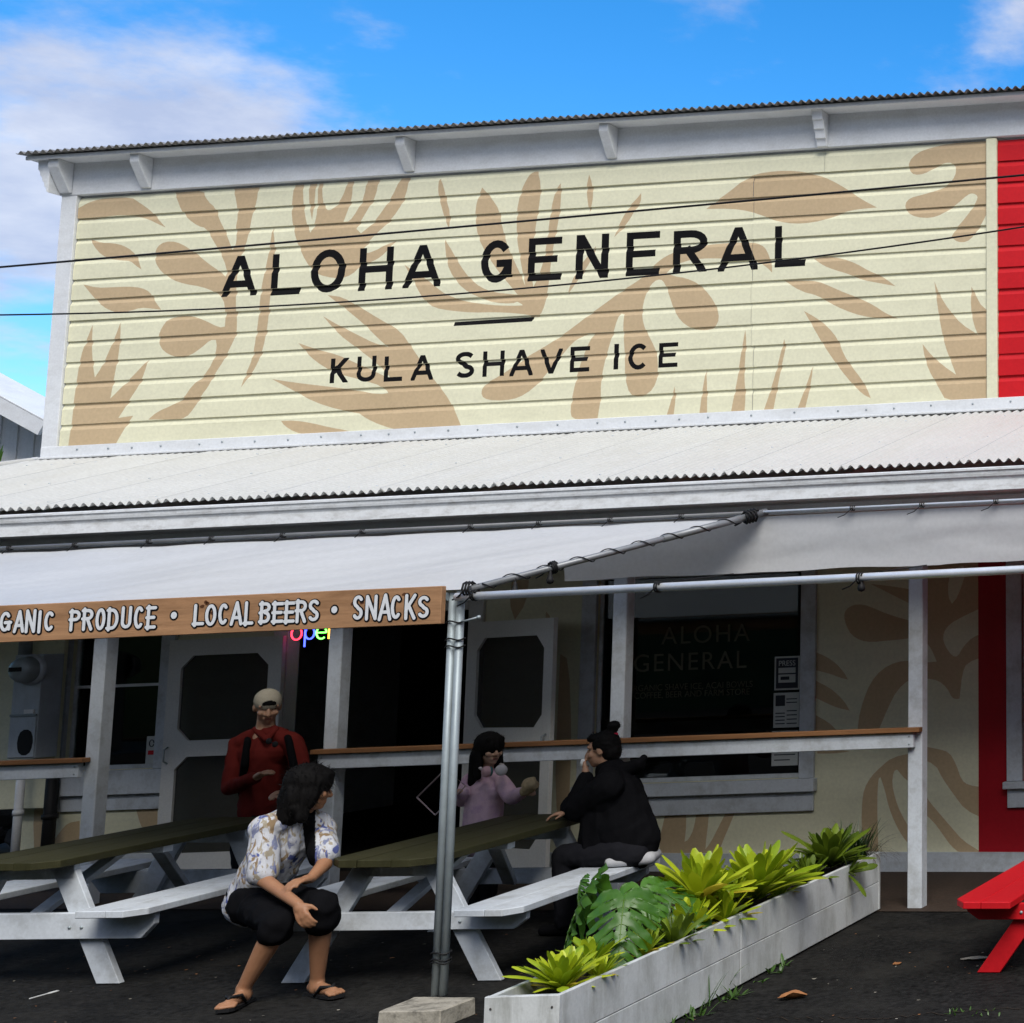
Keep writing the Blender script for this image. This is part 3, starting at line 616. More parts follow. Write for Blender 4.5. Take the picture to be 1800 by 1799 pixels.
# ------------------------------------------------------------------ lower wall with its mural and openings
ZS = (1200, 700, 1/3); Z6 = (1050, 1000, 1/3); Z5 = (1250, 1350, .30556); ZL = (0, 1200, .33333)
LOW = [
(Z6, [(1300,250),(1310,215),(1350,190),(1400,188),(1450,205),(1520,235),(1600,262),(1760,300),(1760,350),(1590,375),(1520,380),(1450,388),(1390,380),(1340,350),(1312,300)], 1),
(ZS, [(1200,880),(1600,860),(1600,1095),(1440,1170),(1390,1210),(1370,1260),(1385,1310),(1420,1360),(1450,1365),(1480,1310),(1530,1260),(1600,1235),(1600,1360),(1500,1395),(1475,1450),(1460,1585),(1440,1588),(1420,1580),(1395,1530),(1350,1490),(1285,1478),(1200,1480),(1130,1540),(1080,1640),(1030,1760),(1000,1820),(920,1820),(925,1700),(950,1600),(990,1500),(1050,1430),(1130,1390),(1200,1385),(1280,1395),(1340,1390),(1310,1320),(1285,1290),(1240,1240)], 1),
(ZS, [(1400,960),(1430,900),(1480,885),(1495,920),(1450,1050),(1420,1085),(1400,1050)], 0),
(Z5, [(865,300),(868,200),(880,120),(920,50),(970,0),(1040,-60),(1180,-90),(1200,120),(1120,70),(1070,10),(1050,20),(1040,90),(1060,180),(1090,260),(1160,380),(1160,470),(1090,380),(1050,300),(1020,220),(1000,130),(975,55),(962,60),(955,200),(960,400),(965,560),(880,560),(870,420)], 1),
(Z5, [(1180,90),(1230,150),(1260,200),(1320,270),(1380,340),(1450,420),(1530,470),(1580,500),(1580,540),(1430,490),(1380,450),(1330,380),(1280,310),(1180,220)], 1),
(Z5, [(1180,-60),(1290,-20),(1330,60),(1400,160),(1460,240),(1580,300),(1580,115),(1480,100),(1440,70),(1410,-20),(1370,-90),(1300,-110),(1180,-130)], 1),
(Z6, [(1130,430),(1210,465),(1260,500),(1300,545),(1322,585),(1280,575),(1230,555),(1130,530)], 1),
(Z6, [(1130,580),(1220,625),(1270,665),(1310,710),(1330,748),(1270,735),(1220,715),(1130,670)], 1),
(Z6, [(1130,760),(1220,810),(1265,855),(1300,890),(1130,850)], 1),
(Z6, [(1160,945),(1240,945),(1330,965),(1250,975),(1160,975)], 1),
(ZS, [(990,980),(1080,990),(1150,1000),(1230,1015),(1230,1100),(1150,1060),(1080,1025)], 1),
(Z6, [(330,1420),(350,1330),(370,1240),(465,1240),(470,1350),(460,1440),(480,1430),(510,1370),(530,1240),(590,1240),(585,1340),(575,1420),(570,1480),(600,1440),(640,1360),(690,1262),(750,1220),(700,1350),(660,1440),(630,1530),(330,1530)], 1),
(ZL, [(180,900),(175,700),(195,620),(230,570),(270,555),(300,600),(300,690),(270,760),(258,900)], 1),
(ZL, [(262,870),(320,780),(360,740),(420,730),(420,870)], 1),
(ZL, [(715,660),(830,650),(830,770),(760,780),(740,750)], 1),
((0,0,1), [(985,1150),(1000,1160),(1005,1300),(1000,1420),(988,1480),(975,1400),(980,1250)], 1),
((0,0,1), [(900,1020),(930,1020),(925,1060),(905,1090),(895,1060)], 1),
((0,0,1), [(960,1075),(968,1085),(975,1125),(955,1120)], 1),
]
lp = [shape(z, p, mi) for z, p, mi in LOW]
def X(px, py): return at(px, py, WY).x
def Zz(px, py): return at(px, py, WY).z
ZF = 2.895
OPEN = {  # name: x0, z0, x1, z1
 'window_left': (X(120, 1250), Zz(230, 1352), X(283, 1250), Zz(230, 1105)),
 'doorway': (X(497, 1300), .02, X(822, 1300), 2.10),
 'window_big': (X(1046, 1200), Zz(1250, 1373), X(1411, 1200), 2.30),
}
XW0 = X(36, 1430); XRD = X(1720, 1300)
def wall_piece(name, x0, x1, z0, z1, polys, mats, openings):
    hl = []; vl = []
    ops = [Poly([(a, b), (c, b), (c, d), (a, d)], -1) for a, b, c, d in openings]
    tr = cut((x0, z0, x1, z1), [], [], polys+ops); bm = bmesh.new(); ca = {}
    def vv(v):
        k_ = (round(v.x, 5), round(v.y, 5))
        if k_ not in ca: ca[k_] = bm.verts.new((v.x, WY, v.y))
        return ca[k_]
    for t, mi, q in tr:
        if mi < 0: continue
        try: f = bm.faces.new([vv(v) for v in t])
        except ValueError: continue
        f.material_index = mi
    bmesh.ops.recalc_face_normals(bm, faces=bm.faces)
    if sum(f.normal.y*f.calc_area() for f in bm.faces) > 0: bmesh.ops.reverse_faces(bm, faces=bm.faces)
    fs = list(bm.faces)
    r = bmesh.ops.extrude_face_region(bm, geom=fs); ev = [e for e in r['geom'] if isinstance(e, bmesh.types.BMVert)]
    bmesh.ops.translate(bm, verts=ev, vec=(0, .12, 0)); bmesh.ops.recalc_face_normals(bm, faces=bm.faces)
    return finish(name, bm, mats, bld)
wall_piece('lower_wall', XW0, XRD, -.2, ZF, lp, [M['cream'], M['tan']], list(OPEN.values()))
wr = (X(1800, 1200)-.02, Zz(1790, 1372), X(1800, 1200)+1.2, 2.25)
wall_piece('red_lower_wall', XRD, 6, -.3, ZF, [], [M['red_shaded']], [wr])
# dark room behind the openings
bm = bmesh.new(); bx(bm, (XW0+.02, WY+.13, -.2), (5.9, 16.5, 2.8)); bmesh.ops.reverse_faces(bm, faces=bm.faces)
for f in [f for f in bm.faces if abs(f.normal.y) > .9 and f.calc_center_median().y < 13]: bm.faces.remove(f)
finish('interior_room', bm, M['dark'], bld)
# skirting boards that follow the falling ground
def skirt(x0, x1):
    bm = bmesh.new(); h = .13
    for xa, xb in ((x0, x1),):
        ga, gb = ground(xa, WY), ground(xb, WY)
        vs = [bm.verts.new(q) for q in ((xa, WY-.03, ga), (xb, WY-.03, gb), (xb, WY-.003, gb), (xa, WY-.003, ga), (xa, WY-.03, ga+h+.02), (xb, WY-.03, gb+h), (xb, WY-.003, gb+h), (xa, WY-.003, ga+h+.02))]
        for f in ((0,3,2,1),(4,5,6,7),(0,1,5,4),(1,2,6,5),(2,3,7,6),(3,0,4,7)): bm.faces.new([vs[i] for i in f])
    finish('skirting_board', bm, M['lattice'], bld)
skirt(XW0, OPEN['doorway'][0]-.12); skirt(OPEN['doorway'][2]+.12, X(1549, 1500)); skirt(X(1549, 1500)+.004, 6)
# windows
def window(op, mull=None, apron=.17, sill_h=.1, top=True, trim=.115, label=None):
    x0, z0, x1, z1 = op
    wn = empty('window', ((x0+x1)/2, WY, z0)); attach(wn, bld)
    wn.matrix_parent_inverse = Matrix.Translation(-V(bld.location))
    def P(n, lo, hi, mt=M['lattice'], b=.004): 
        o = box(n, lo, hi, mt, None, b); o.parent = wn; o.matrix_parent_inverse = Matrix.Translation(-V(wn.location)); return o
    y0, y1 = WY-.035, WY-.002
    P('frame', (x0-trim, y0, z0-.002), (x0+.01, y1, z1+trim)); P('frame', (x1-.01, y0, z0-.002), (x1+trim, y1, z1+trim)); P('frame', (x0+.012, y0, z1-.01), (x1-.012, y1, z1+trim))
    P('sill', (x0-trim-.02, WY-.075, z0-sill_h), (x1+trim+.02, WY-.002, z0-.004)); P('apron', (x0-trim+.003, WY-.03, z0-sill_h-apron), (x1+trim-.003, WY-.002, z0-sill_h-.004))
    P('pane', (x0+.005, WY+.05, z0+.005), (x1-.005, WY+.055, z1-.005), M['glass'], 0)
    for a, b in (((x0+.001, z0), (x0+.03, z1)), ((x1-.03, z0), (x1-.001, z1)), ((x0+.031, z0), (x1-.031, z0+.035))):
        P('sash', (a[0], WY+.035, a[1]), (b[0], WY+.07, b[1]), M['lattice'], .002)
    if mull is not None: P('sash', (x0+.031, WY+.03, mull-.012), (x1-.031, WY+.07, mull+.012), M['white'], .002)
    return wn
window(OPEN['window_left'], mull=Zz(230, 1205), apron=.13, sill_h=.20)
window(OPEN['window_big'], apron=.155, sill_h=.105)
window(wr, apron=.15, sill_h=.06)
# door frame and screen doors
x0, z0, x1, z1 = OPEN['doorway']
box('door_jamb', (x0-.11, WY-.03, .0), (x0+.02, WY+.10, z1+.11), M['doorw'], bld); box('door_jamb', (x1-.02, WY-.03, -.05), (x1+.11, WY+.10, z1+.11), M['doorw'], bld); box('door_lintel', (x0+.022, WY-.03, z1), (x1-.022, WY+.10, z1+.11), M['doorw'], bld)
def screen_door(hinge, ang, wd, ht, sgn, zb):
    d = empty('screen_door', (hinge[0], hinge[1], zb)); d.parent = bld; d.matrix_parent_inverse = Matrix.Translation(-V(bld.location)); d.rotation_euler = (0, 0, ang)
    st = .115; t = .034
    # face with two octagonal holes, cut by CDT
    def octo(x0, z0, x1, z1, c): return [(x0+c, z0), (x1-c, z0), (x1, z0+c), (x1, z1-c), (x1-c, z1), (x0+c, z1), (x0, z1-c), (x0, z0+c)]
    o1 = octo(st, ht*.565, wd-st, ht-st*1.15, .10); o2 = octo(st, .17, wd-st, ht*.565-.13, .10)
    tr = cut((0, 0, wd, ht), [], [], [Poly(o1, -1), Poly(o2, -1)]); bm = bmesh.new(); ca = {}
    def vv(v):
        k_ = (round(v.x, 5), round(v.y, 5))
        if k_ not in ca: ca[k_] = bm.verts.new((v.x*sgn, -t/2, v.y))
        return ca[k_]
    for q, mi, c in tr:
        if mi == 0: bm.faces.new([vv(v) for v in q])
    r = bmesh.ops.extrude_face_region(bm, geom=list(bm.faces)); bmesh.ops.translate(bm, verts=[e for e in r['geom'] if isinstance(e, bmesh.types.BMVert)], vec=(0, t, 0)); bmesh.ops.recalc_face_normals(bm, faces=bm.faces)
    finish('frame', bm, M['doorw'], d, local=True)
    for o in (o1, o2):
        bm = bmesh.new(); bm.faces.new([bm.verts.new((x_*sgn, .004, z_)) for x_, z_ in o]); finish('screen', bm, M['screen'], d, local=True)
    bm = bmesh.new(); add_tube(bm, [((wd-.05)*sgn, -.02, ht*.47), ((wd-.05)*sgn, -.055, ht*.48), ((wd-.05)*sgn, -.055, ht*.53), ((wd-.05)*sgn, -.02, ht*.54)], .007, 6); finish('handle', bm, M['galv'], d, local=True)
    return d
hl_ = at(490, 1300, WY-.14); wl = hl_.x-at(290, 1300, WY-.14).x
screen_door((hl_.x, WY-.14), 0, wl, Zz(390, 1122)-.06, -1, .055)
fr_ = at(970, 1300, WY-.52); hr = (x1+.03, WY-.05); dx, dy = fr_.x-hr[0], fr_.y-hr[1]
screen_door(hr, math.atan2(dy, dx), math.hypot(dx, dy), 1.96, 1, .03)
# posts and counters
RY = 10.92
for px, py in ((160, 1340), (580, 1300), (1086, 1180), (1608, 1300)):
    p = at(px, py, RY-.06); pw = .052
    box('porch_post', (p.x-pw, RY-.06, ground(p.x, RY)-.01), (p.x+pw, RY+.045, 2.615), M['lattice'], bld, .006)
def counter(x0, x1, z):
    box('counter_beam', (x0, RY-.108, z-.125), (x1, RY-.064, z-.02), M['lattice'], bld, .004)
    box('counter_top', (x0-.04, RY-.135, z-.018), (x1+.05, RY+.05 if False else RY-.062, z+.016), M['railwood'], bld, .004)
    nb = int((x1-x0)/.9)+1
    bm = bmesh.new()
    for xx in (x0+.03, x1-.03):
        for dz in (-.045, -.10): add_lathe(bm, [(.0, .004), (.006, .003), (.007, 0)], (xx, RY-.108, z+dz), (0, -1, 0), 6)
    finish('nail', bm, M['galv'], bld)
zr = at(1090, 1302, RY-.1).z
counter(at(560, 1322, RY-.1).x, at(1606, 1290, RY-.1).x, zr)
counter(-13.6, at(140, 1340, RY-.1).x, at(100, 1338, RY-.1).z)

# ------------------------------------------------------------------ lettering and papers on the big window
def text_mesh(s, size, xs=1.0, spacing=1.0):
    c = bpy.data.curves.new('t', 'FONT'); c.body = s; c.size = size; c.space_character = spacing; c.align_x = 'CENTER'; c.extrude = .0004
    o = bpy.data.objects.new('t', c); COL.objects.link(o); bpy.context.view_layer.update()
    me = bpy.data.meshes.new_from_object(o.evaluated_get(bpy.context.evaluated_depsgraph_get()))
    bpy.data.objects.remove(o); bpy.data.curves.remove(c)
    me.transform(Matrix.Diagonal((xs, 1, 1, 1)))
    return me
M['decal'] = mat('dull_gold_lettering', (.085, .08, .055), .7, var=.2)
dec = empty('window_lettering', (at(1215, 1180, WY).x, WY+.045, 0), 'faded gold shop lettering on the big dark window', 'lettering')
for s, px, py, size, spc, xs in (('ALOHA', 1240, 1130, .205, 1.15, 1), ('GENERAL', 1212, 1178, .205, 1.15, 1), ('ORGANIC SHAVE ICE, ACAI BOWLS', 1212, 1212, .072, 1.0, .93), ('COFFEE, BEER AND FARM STORE', 1216, 1225, .072, 1.0, .93)):
    me = text_mesh(s, size, xs, spc); p = at(px, py, WY+.044); me.transform(Matrix.Translation((p.x, p.y, p.z)) @ Matrix.Rotation(R(90), 4, 'X')); me.materials.append(M['decal'])
    o = bpy.data.objects.new('text_line', me); COL.objects.link(o); attach(o, dec)
    if size < .1: o['kind'] = 'stuff'
M['paper'] = mat('grey_white_paper', (.52, .54, .52), .7, var=.08, vscale=4)
M['ink'] = mat('dark_ink', (.03, .035, .045), .6, var=.2)
def paper(name, px0, py0, px1, py1, label, mt, bits):
    a = at(px0, py1, WY+.043); b = at(px1, py0, WY+.043)
    e = empty(name, (a.x, a.y, a.z), label, 'poster')
    box('sheet', (a.x, a.y, a.z), (b.x, a.y+.0012, b.z), mt, e, 0)
    W_, H_ = b.x-a.x, b.z-a.z; k = 0
    for u0, v0, u1, v1, mm in bits:
        box('print_block', (a.x+u0*W_, a.y-.0014-.0004*k, a.z+v0*H_), (a.x+u1*W_, a.y-.0006-.0004*k, a.z+v1*H_), mm, e, 0)
    return e, a, W_, H_
pp, dk = M['paper'], M['ink']
e, a, W_, H_ = paper('press_poster', 1361, 1153, 1406, 1214, 'dark framed press poster on the big window, topmost of the column', pp, [(.06, .05, .94, .95, dk)])
for u0, v0, u1, v1 in ((.16, .5, .84, .66), (.16, .22, .84, .46)): box('print_block', (a.x+u0*W_, a.y-.0026, a.z+v0*H_), (a.x+u1*W_, a.y-.0018, a.z+v1*H_), pp, e, 0)
box('print_block', (a.x+.25*W_, a.y-.0034, a.z+.3*H_), (a.x+.6*W_, a.y-.0028, a.z+.4*H_), dk, e, 0)
me = text_mesh('PRESS', .06, .95); me.transform(Matrix.Translation((a.x+W_/2, a.y-.003, a.z+H_*.72)) @ Matrix.Rotation(R(90), 4, 'X')); me.materials.append(pp); o = bpy.data.objects.new('text_line', me); COL.objects.link(o); attach(o, e)
paper('newspaper_page', 1359, 1217, 1405, 1280, 'pale newspaper page on the big window just under the press poster', pp, [(.08, .62, .45, .93, dk), (.5, .8, .92, .83, dk), (.5, .7, .92, .73, dk), (.08, .1, .45, .13, dk), (.08, .2, .45, .23, dk), (.08, .3, .45, .33, dk), (.08, .4, .45, .43, dk), (.52, .1, .92, .13, dk), (.52, .22, .92, .25, dk), (.52, .34, .92, .37, dk), (.52, .46, .92, .49, dk)])
paper('notice_sheet', 1356, 1284, 1403, 1347, 'pale notice sheet at the bottom of the big window below the counter', pp, [(.1, .75, .9, .78, dk), (.1, .6, .9, .63, dk), (.1, .45, .9, .48, dk), (.1, .3, .9, .33, dk), (.1, .15, .7, .18, dk)])
a = at(255, 1345, WY+.04); b = at(277, 1294, WY+.04)
e = empty('window_card', (a.x, a.y, a.z), 'small white card with red print in the left window corner', 'card')
box('sheet', (a.x, a.y, a.z), (b.x, a.y+.0015, b.z), pp, e, 0)
W_, H_ = b.x-a.x, b.z-a.z
box('print_block', (a.x+.2*W_, a.y-.0016, a.z+.35*H_), (a.x+.85*W_, a.y-.0008, a.z+.5*H_), M['red'], e, 0)
bm = bmesh.new(); add_tube(bm, [(a.x+W_*(.5+.22*math.cos(k*.6)), a.y-.001, a.z+H_*(.75+.12*math.sin(k*.6))) for k in range(11)], .004, 5); finish('print_ring', bm, dk, e)

# ------------------------------------------------------------------ neon sign in the doorway
ne = empty('neon_sign', at(540, 1112, WY-.1), 'neon open sign with red, blue and green letters in the doorway', 'neon sign')
NY = WY-.16; nx, nzb = at(510, 1120, NY), None; s_ = .0925
def npt(u, v, base): return (base.x+u*s_*1.15, NY, base.z+v*s_*1.15)
base = at(511, 1126, NY)
neon = {'o': ((1, .03, .06), [[(.45+.42*math.cos(t), .5+.48*math.sin(t)) for t in [k*math.tau/16 for k in range(17)]]]),
 'p': ((.05, .08, 1), [[(1.15, -.55), (1.15, 1)], [(1.53+.38*math.cos(t), .5+.46*math.sin(t)) for t in [math.pi-k*math.tau/16 for k in range(17)]]]),
 'e': ((.15, 1, .1), [[(2.1, .5), (2.85, .5)]+[(2.48+.4*math.cos(t), .5+.48*math.sin(t)) for t in [k*5.4/14 for k in range(15)]]]),
 'n': ((1, .5, .05), [[(3.1, 0), (3.1, 1)], [(3.1, .7), (3.3, .95), (3.55, .9), (3.65, .7), (3.65, 0)]])}
for ch, (c_, pl) in neon.items():
    bm = bmesh.new()
    for q in pl: add_tube(bm, [npt(u, v, base) for u, v in q], .0065, 6)
    finish('neon_letter', bm, emit('neon_'+ch, c_, 2.2), ne)
bm = bmesh.new(); add_tube(bm, [npt(.4, 1.0, base), (base.x+.05, WY-.02, base.z+.5)], .003, 5); add_tube(bm, [npt(3.4, 1.0, base), (base.x+.3, WY-.02, base.z+.5)], .003, 5); finish('hanger', bm, M['wire'], ne)

# ------------------------------------------------------------------ electric meter and conduits at the left end
MY = WY-.34
box('meter_backboard', (at(-60, 1250, MY+.2).x, MY+.2, .62), (at(104, 1250, MY+.2).x, MY+.24, 2.3), M['cream'], bld, .004)
a = at(12, 1335, MY); b = at(76, 1150, MY)
me_ = empty('electric_meter', (a.x, MY+.1, a.z), 'grey electric meter box with round glass dial at the left end of the wall', 'meter')
box('housing', (a.x, MY, a.z), (b.x, MY+.19, b.z), M['meter'], me_, .008, 2)
zs = a.z+(b.z-a.z)
c = at(38, 1178, MY-.1)
lathe('socket_ring', [(.125, 0), (.125, .03), (.11, .045)], (c.x, MY-.002, c.z), (0, -1, 0), M['meter'], me_, 24)
lathe('dial_glass', [(.105, .04), (.102, .10), (.085, .13), (.05, .145), (0, .148)], (c.x, MY-.002, c.z), (0, -1, 0), M['galv'], me_, 24)
box('dial_plate', (c.x-.06, MY-.154, c.z-.012), (c.x+.05, MY-.150, c.z+.022), M['rubber'], me_, 0)
box('lower_cover', (a.x+.01, MY-.012, a.z+.01), (b.x-.006, MY-.001, a.z+(b.z-a.z)*.40), M['meter'], me_, .003)
box('seam_strip', (a.x+.01, MY-.02, a.z+(b.z-a.z)*.40+.004), (b.x-.006, MY-.001, a.z+(b.z-a.z)*.40+.022), M['galv'], me_, .002)
box('warning_label', (a.x+.13, MY-.016, a.z+(b.z-a.z)*.43), (b.x-.03, MY-.002, a.z+(b.z-a.z)*.47), M['plastic'], me_, 0)
q = [( .16+.075*math.cos(t)*(1 if abs(math.cos(t)) < .8 else .9), .13+.105*math.sin(t)) for t in [k*math.tau/14 for k in range(14)]]
prism('cover_opening', [(a.x+u, a.z+v) for u, v in q], 'y', MY-.016, MY-.0125, M['rubber'], me_, 0)
p = at(45, 1140, MY+.1); tube('conduit', [(p.x, MY+.1, b.z-.01), (p.x, MY+.1, 2.6)], .045, M['galv'], me_)
for px, py, r_, y_, z0_, z1_, mt_, lb in ((94, 1300, .038, WY-.09, .95, 2.6, 'meter', 'tall grey-green conduit pipe just right of the electric meter'), (88, 1430, .045, WY-.12, .02, .98, 'rubber', 'dark conduit pipe running to the floor below the meter'), (31, 1440, .030, WY-.30, .1, 1.0, 'white', 'thin white conduit pipe in front of the lava rocks')):
    p = at(px, py, y_); o = rebase(tube('conduit_pipe', [(p.x, y_, ground(p.x, y_)+z0_-.02), (p.x, y_, z1_)], r_, M[mt_])); tag(o, lb, 'pipe')
    bm = bmesh.new(); zm = (z0_+z1_)*.55; add_tube(bm, [(p.x, y_, zm-.02), (p.x, y_, zm+.02)], r_*1.25, 10); o2 = finish('coupling', bm, M[mt_]); o2.parent = o; o2.location = -V(o.location)
# ------------------------------------------------------------------ lava rock wall, neighbour house, plant beside it
random.seed(11)
rk = empty('rock_wall', (-14.0, 13.4, ground(-14, 13.4)), 'dark lava rock wall beyond the left end of the shop', 'wall')
def rockmesh(s):
    bm = bmesh.new(); bmesh.ops.create_icosphere(bm, subdivisions=2, radius=1)
    for v in bm.verts:
        n_ = noise.noise(v.co*1.6+V((s*7, s*3, s)))*.35+noise.noise(v.co*4+V((s, 2, 5)))*.12
        v.co *= 1+n_
    me = bpy.data.meshes.new('rock'); bm.to_mesh(me); bm.free(); me.materials.append(M['rock']); return me
RM = [rockmesh(i) for i in range(5)]
for j in range(7):
    for i in range(8):
        o = bpy.data.objects.new('rock', random.choice(RM)); COL.objects.link(o); attach(o, rk)
        x_ = -15.2+i*.33+(.16 if j % 2 else 0)+random.uniform(-.04, .04)
        o.matrix_parent_inverse = Matrix.Translation(-V(rk.location))
        o.location = (x_, 13.35+random.uniform(-.05, .05), ground(x_, 13.4)+.12+j*.2+random.uniform(-.02, .02)); o.scale = [random.uniform(.15, .21), .17, random.uniform(.10, .13)]; o.rotation_euler = (random.uniform(-.3, .3), random.uniform(-.3, .3), random.uniform(0, 6))
HY = 21.
nb = empty('neighbour_house', (-26, HY, 0), 'pale grey wooden house with sloping roof edge left of the shop', 'building')
e0 = at(82, 742, HY); e1 = at(-160, 610, HY); d_ = (e1-e0)
far = e0+d_*2.2
wz = 0
prism('gable_wall', [(e0.x+.5, -.3), (e0.x+.5, e0.z-.35), (far.x, far.z-.55), (far.x-7, far.z-4), (far.x-7, -.3)], 'y', HY+.75, HY+.9, M['neighbour'], nb, 0)
for i in range(16):
    x_ = e0.x+.45-i*.28; zt = e0.z-.40+(e0.x+.5-x_)*(far.z-e0.z)/(e0.x-far.x)
    box('batten', (x_-.02, HY+.725, 0), (x_+.02, HY+.748, zt), M['neighbour'], nb, 0)
u_ = V((-d_.z, 0, d_.x)).normalized(); u_ = u_ if u_.z > 0 else -u_
board('barge_board', e0-u_*.11, far-u_*.11, u_, .22, .05, M['white'], nb, .004)
board('roof', e0+u_*.012+V((.12, .42, -.06)), far+u_*.012+V((0, .42, 0)), (0, 1, 0), .9, .022, M['white'], nb, .004)
board('soffit', e0-u_*.05+V((0, .42, 0)), far-u_*.05+V((0, .42, 0)), (0, 1, 0), .78, .02, M['neighbour'], nb, 0)
def blade(bm, base, az, ln, el0, droop, wd, seg=6, chan=.25, mi=0, tipw=.05, prof=None, twist=0):
    """strap leaf: starts at elevation el0, droops along its length"""
    p = V(base); el = el0; rows = []
    for i in range(seg+1):
        t = i/seg; ww = wd*(prof(t) if prof else (min(1, .55+t*2.2) if t < .3 else max(tipw, 1-((t-.3)/.7)**2.2)))
        h = V((math.cos(az), math.sin(az), 0)); dr = h*math.cos(el)+V((0, 0, math.sin(el))); sd_ = V((-math.sin(az), math.cos(az), 0)); nm = sd_.cross(dr)*-1
        up = dr.cross(sd_)*-1
        up = sd_.cross(dr); up = up if up.dot(V((0, 0, 1))) > -.2 else up
        rows.append((bm.verts.new(p-sd_*ww/2+up*ww*-chan*-1), bm.verts.new(p), bm.verts.new(p+sd_*ww/2+up*ww*chan)))
        p = p+dr*(ln/seg); el -= droop/seg*(.4+1.2*t)
    for a, b in zip(rows, rows[1:]):
        for k in (0, 1):
            f = bm.faces.new((a[k], a[k+1], b[k+1], b[k])); f.smooth = True; f.material_index = mi
ty = 15.0; tp = at(12, 800, ty); tz = ground(tp.x, ty)
ti = empty('ti_plant', (tp.x-.2, ty, tz), 'tall green strap-leaved plant between neighbour house and shop corner', 'plant')
tube('trunk', [(tp.x-.25, ty, tz), (tp.x-.2, ty, 1.6), (tp.x-.22, ty, tp.z-.55)], [.04, .03, .022], M['rock'], ti, 8)
random.seed(5)
for i in range(13):
    bm = bmesh.new(); blade(bm, (tp.x-.22, ty, tp.z-.58), random.uniform(0, 6.28), random.uniform(.5, .8), random.uniform(.5, 1.4), random.uniform(.6, 1.8), .09, 7, .15); finish('leaf', bm, M['ti'], ti)
bm = bmesh.new(); blade(bm, (tp.x-.22, ty, tp.z-.58), -.1, .95, 1.25, 2.3, .05, 9, .15); finish('leaf', bm, M['ti'], ti)
bm = bmesh.new(); blade(bm, (tp.x-.14, ty-.05, tp.z-.5), .2, .62, 1.45, .25, .11, 7, .15); finish('leaf', bm, M['ti'], ti)

# ------------------------------------------------------------------ overhead cables
def cable(pix, Y, r_, label):
    pts = [at(x, y, Y) for x, y in pix]
    a = pts[0]+(pts[0]-pts[1]).normalized()*14; b = pts[-1]+(pts[-1]-pts[-2]).normalized()*14
    # smooth quadratic through the measured points
    xs_ = [p.x for p in pts]; 
    def fit(x):
        n_ = len(pts); s = 0
        for i in range(n_):
            l_ = 1
            for j in range(n_):
                if j != i: l_ *= (x-xs_[j])/(xs_[i]-xs_[j])
            s += pts[i].z*l_
        return s
    P_ = [V((xs_[0]+(xs_[-1]-xs_[0])*k/24, Y, fit(xs_[0]+(xs_[-1]-xs_[0])*k/24))) for k in range(25)]
    P_ = [P_[0]+(P_[0]-P_[1]).normalized()*12]+P_+[P_[-1]+(P_[-1]-P_[-2]).normalized()*12]
    return tag(rebase(tube('overhead_cable', P_, r_, M['wire'], n=6)), label, 'cable')
cable([(0, 470), (900, 391), (1800, 308)], 8.9, .0068, 'upper and thicker black overhead cable crossing the painted front')
cable([(0, 554), (900, 509), (1800, 399)], 8.9, .0055, 'lower and thinner black overhead cable crossing the painted front')

# ------------------------------------------------------------------ canopy
M['hippipe'] = mat('grey_pipe', (.24, .25, .26), .45, metal=.4, var=.2, vscale=8)
cn = empty('canopy', (-5.9, 8.15, ground(-5.9, 8.15)), 'white tarpaulin canopy on steel pipes hung in front of the porch', 'canopy')
FY, FZ = 8.15, 2.035; BY, BZ = 9.72, 2.545
XF, XB = at(832, 1050, FY).x, at(1335, 907, BY).x
XFT, XBT = XF-.035, XB-.03
def sheet(name, fn, nu, nv, mt, parent):
    bm = bmesh.new(); g = [[bm.verts.new(fn(i/nu, j/nv)) for i in range(nu+1)] for j in range(nv+1)]
    for j in range(nv):
        for i in range(nu): bm.faces.new((g[j][i], g[j][i+1], g[j+1][i+1], g[j+1][i])).smooth = True
    return finish(name, bm, mt, parent)
def tarp_main(u, v):      # u left to right, v front to back
    xf = -12.2+(XFT+12.2)*u; xb = -12.2+(XBT+12.2)*u
    p = V((xf, FY, FZ+.035)).lerp(V((xb, BY, BZ-.018)), v)
    edge = math.sin(math.pi*v); k = abs(math.sin(u*math.pi*9.3))
    sag = -.045*edge + .018*edge*math.sin(u*23)+.008*noise.noise(V((u*22-v*7, v*2.2, 0)))*(.3+edge)+.006*noise.noise(V((u*60-v*22, v*3, 4)))*edge
    q = V((p.x, p.y, p.z+sag*min(1, (1-u)*14)))
    q.z -= .007*(1-k)*(v**6); return q
sheet('tarpaulin', tarp_main, 260, 32, M['tarp'], cn)
def tarp_drop(u, v):      # hanging strip on the right; v top to bottom
    x_ = -6.3+8.6*u; z0_ = BZ-.012; z1_ = 2.165
    sc_ = abs(math.sin((x_+5.1)*math.pi/1.32))**.5
    z_ = z0_+(z1_+.012*sc_-z0_)*v
    y_ = BY+.02+.035*v+.006*noise.noise(V((x_*3, v*5, 1)))*math.sin(math.pi*v)+.004*math.sin(v*9+x_*1.1)*v
    return V((x_, y_, z_-.004*math.sin(x_*9)*v))
sheet('drop_sheet', tarp_drop, 170, 14, M['tarp'], cn)
tube('eave_pipe', [(-12.3, BY-.01, BZ+.015), (XB, BY-.01, BZ+.015)], .011, M['oldpipe'], cn); tube('eave_pipe', [(XB+.004, BY-.01, BZ+.015), (3, BY-.01, BZ+.015)], .010, M['pipe'], cn)
tube('front_pipe', [(XF-.1, FY, FZ-.005), (2.5, FY, FZ+.03)], .0225, M['pipe'], cn, 12)
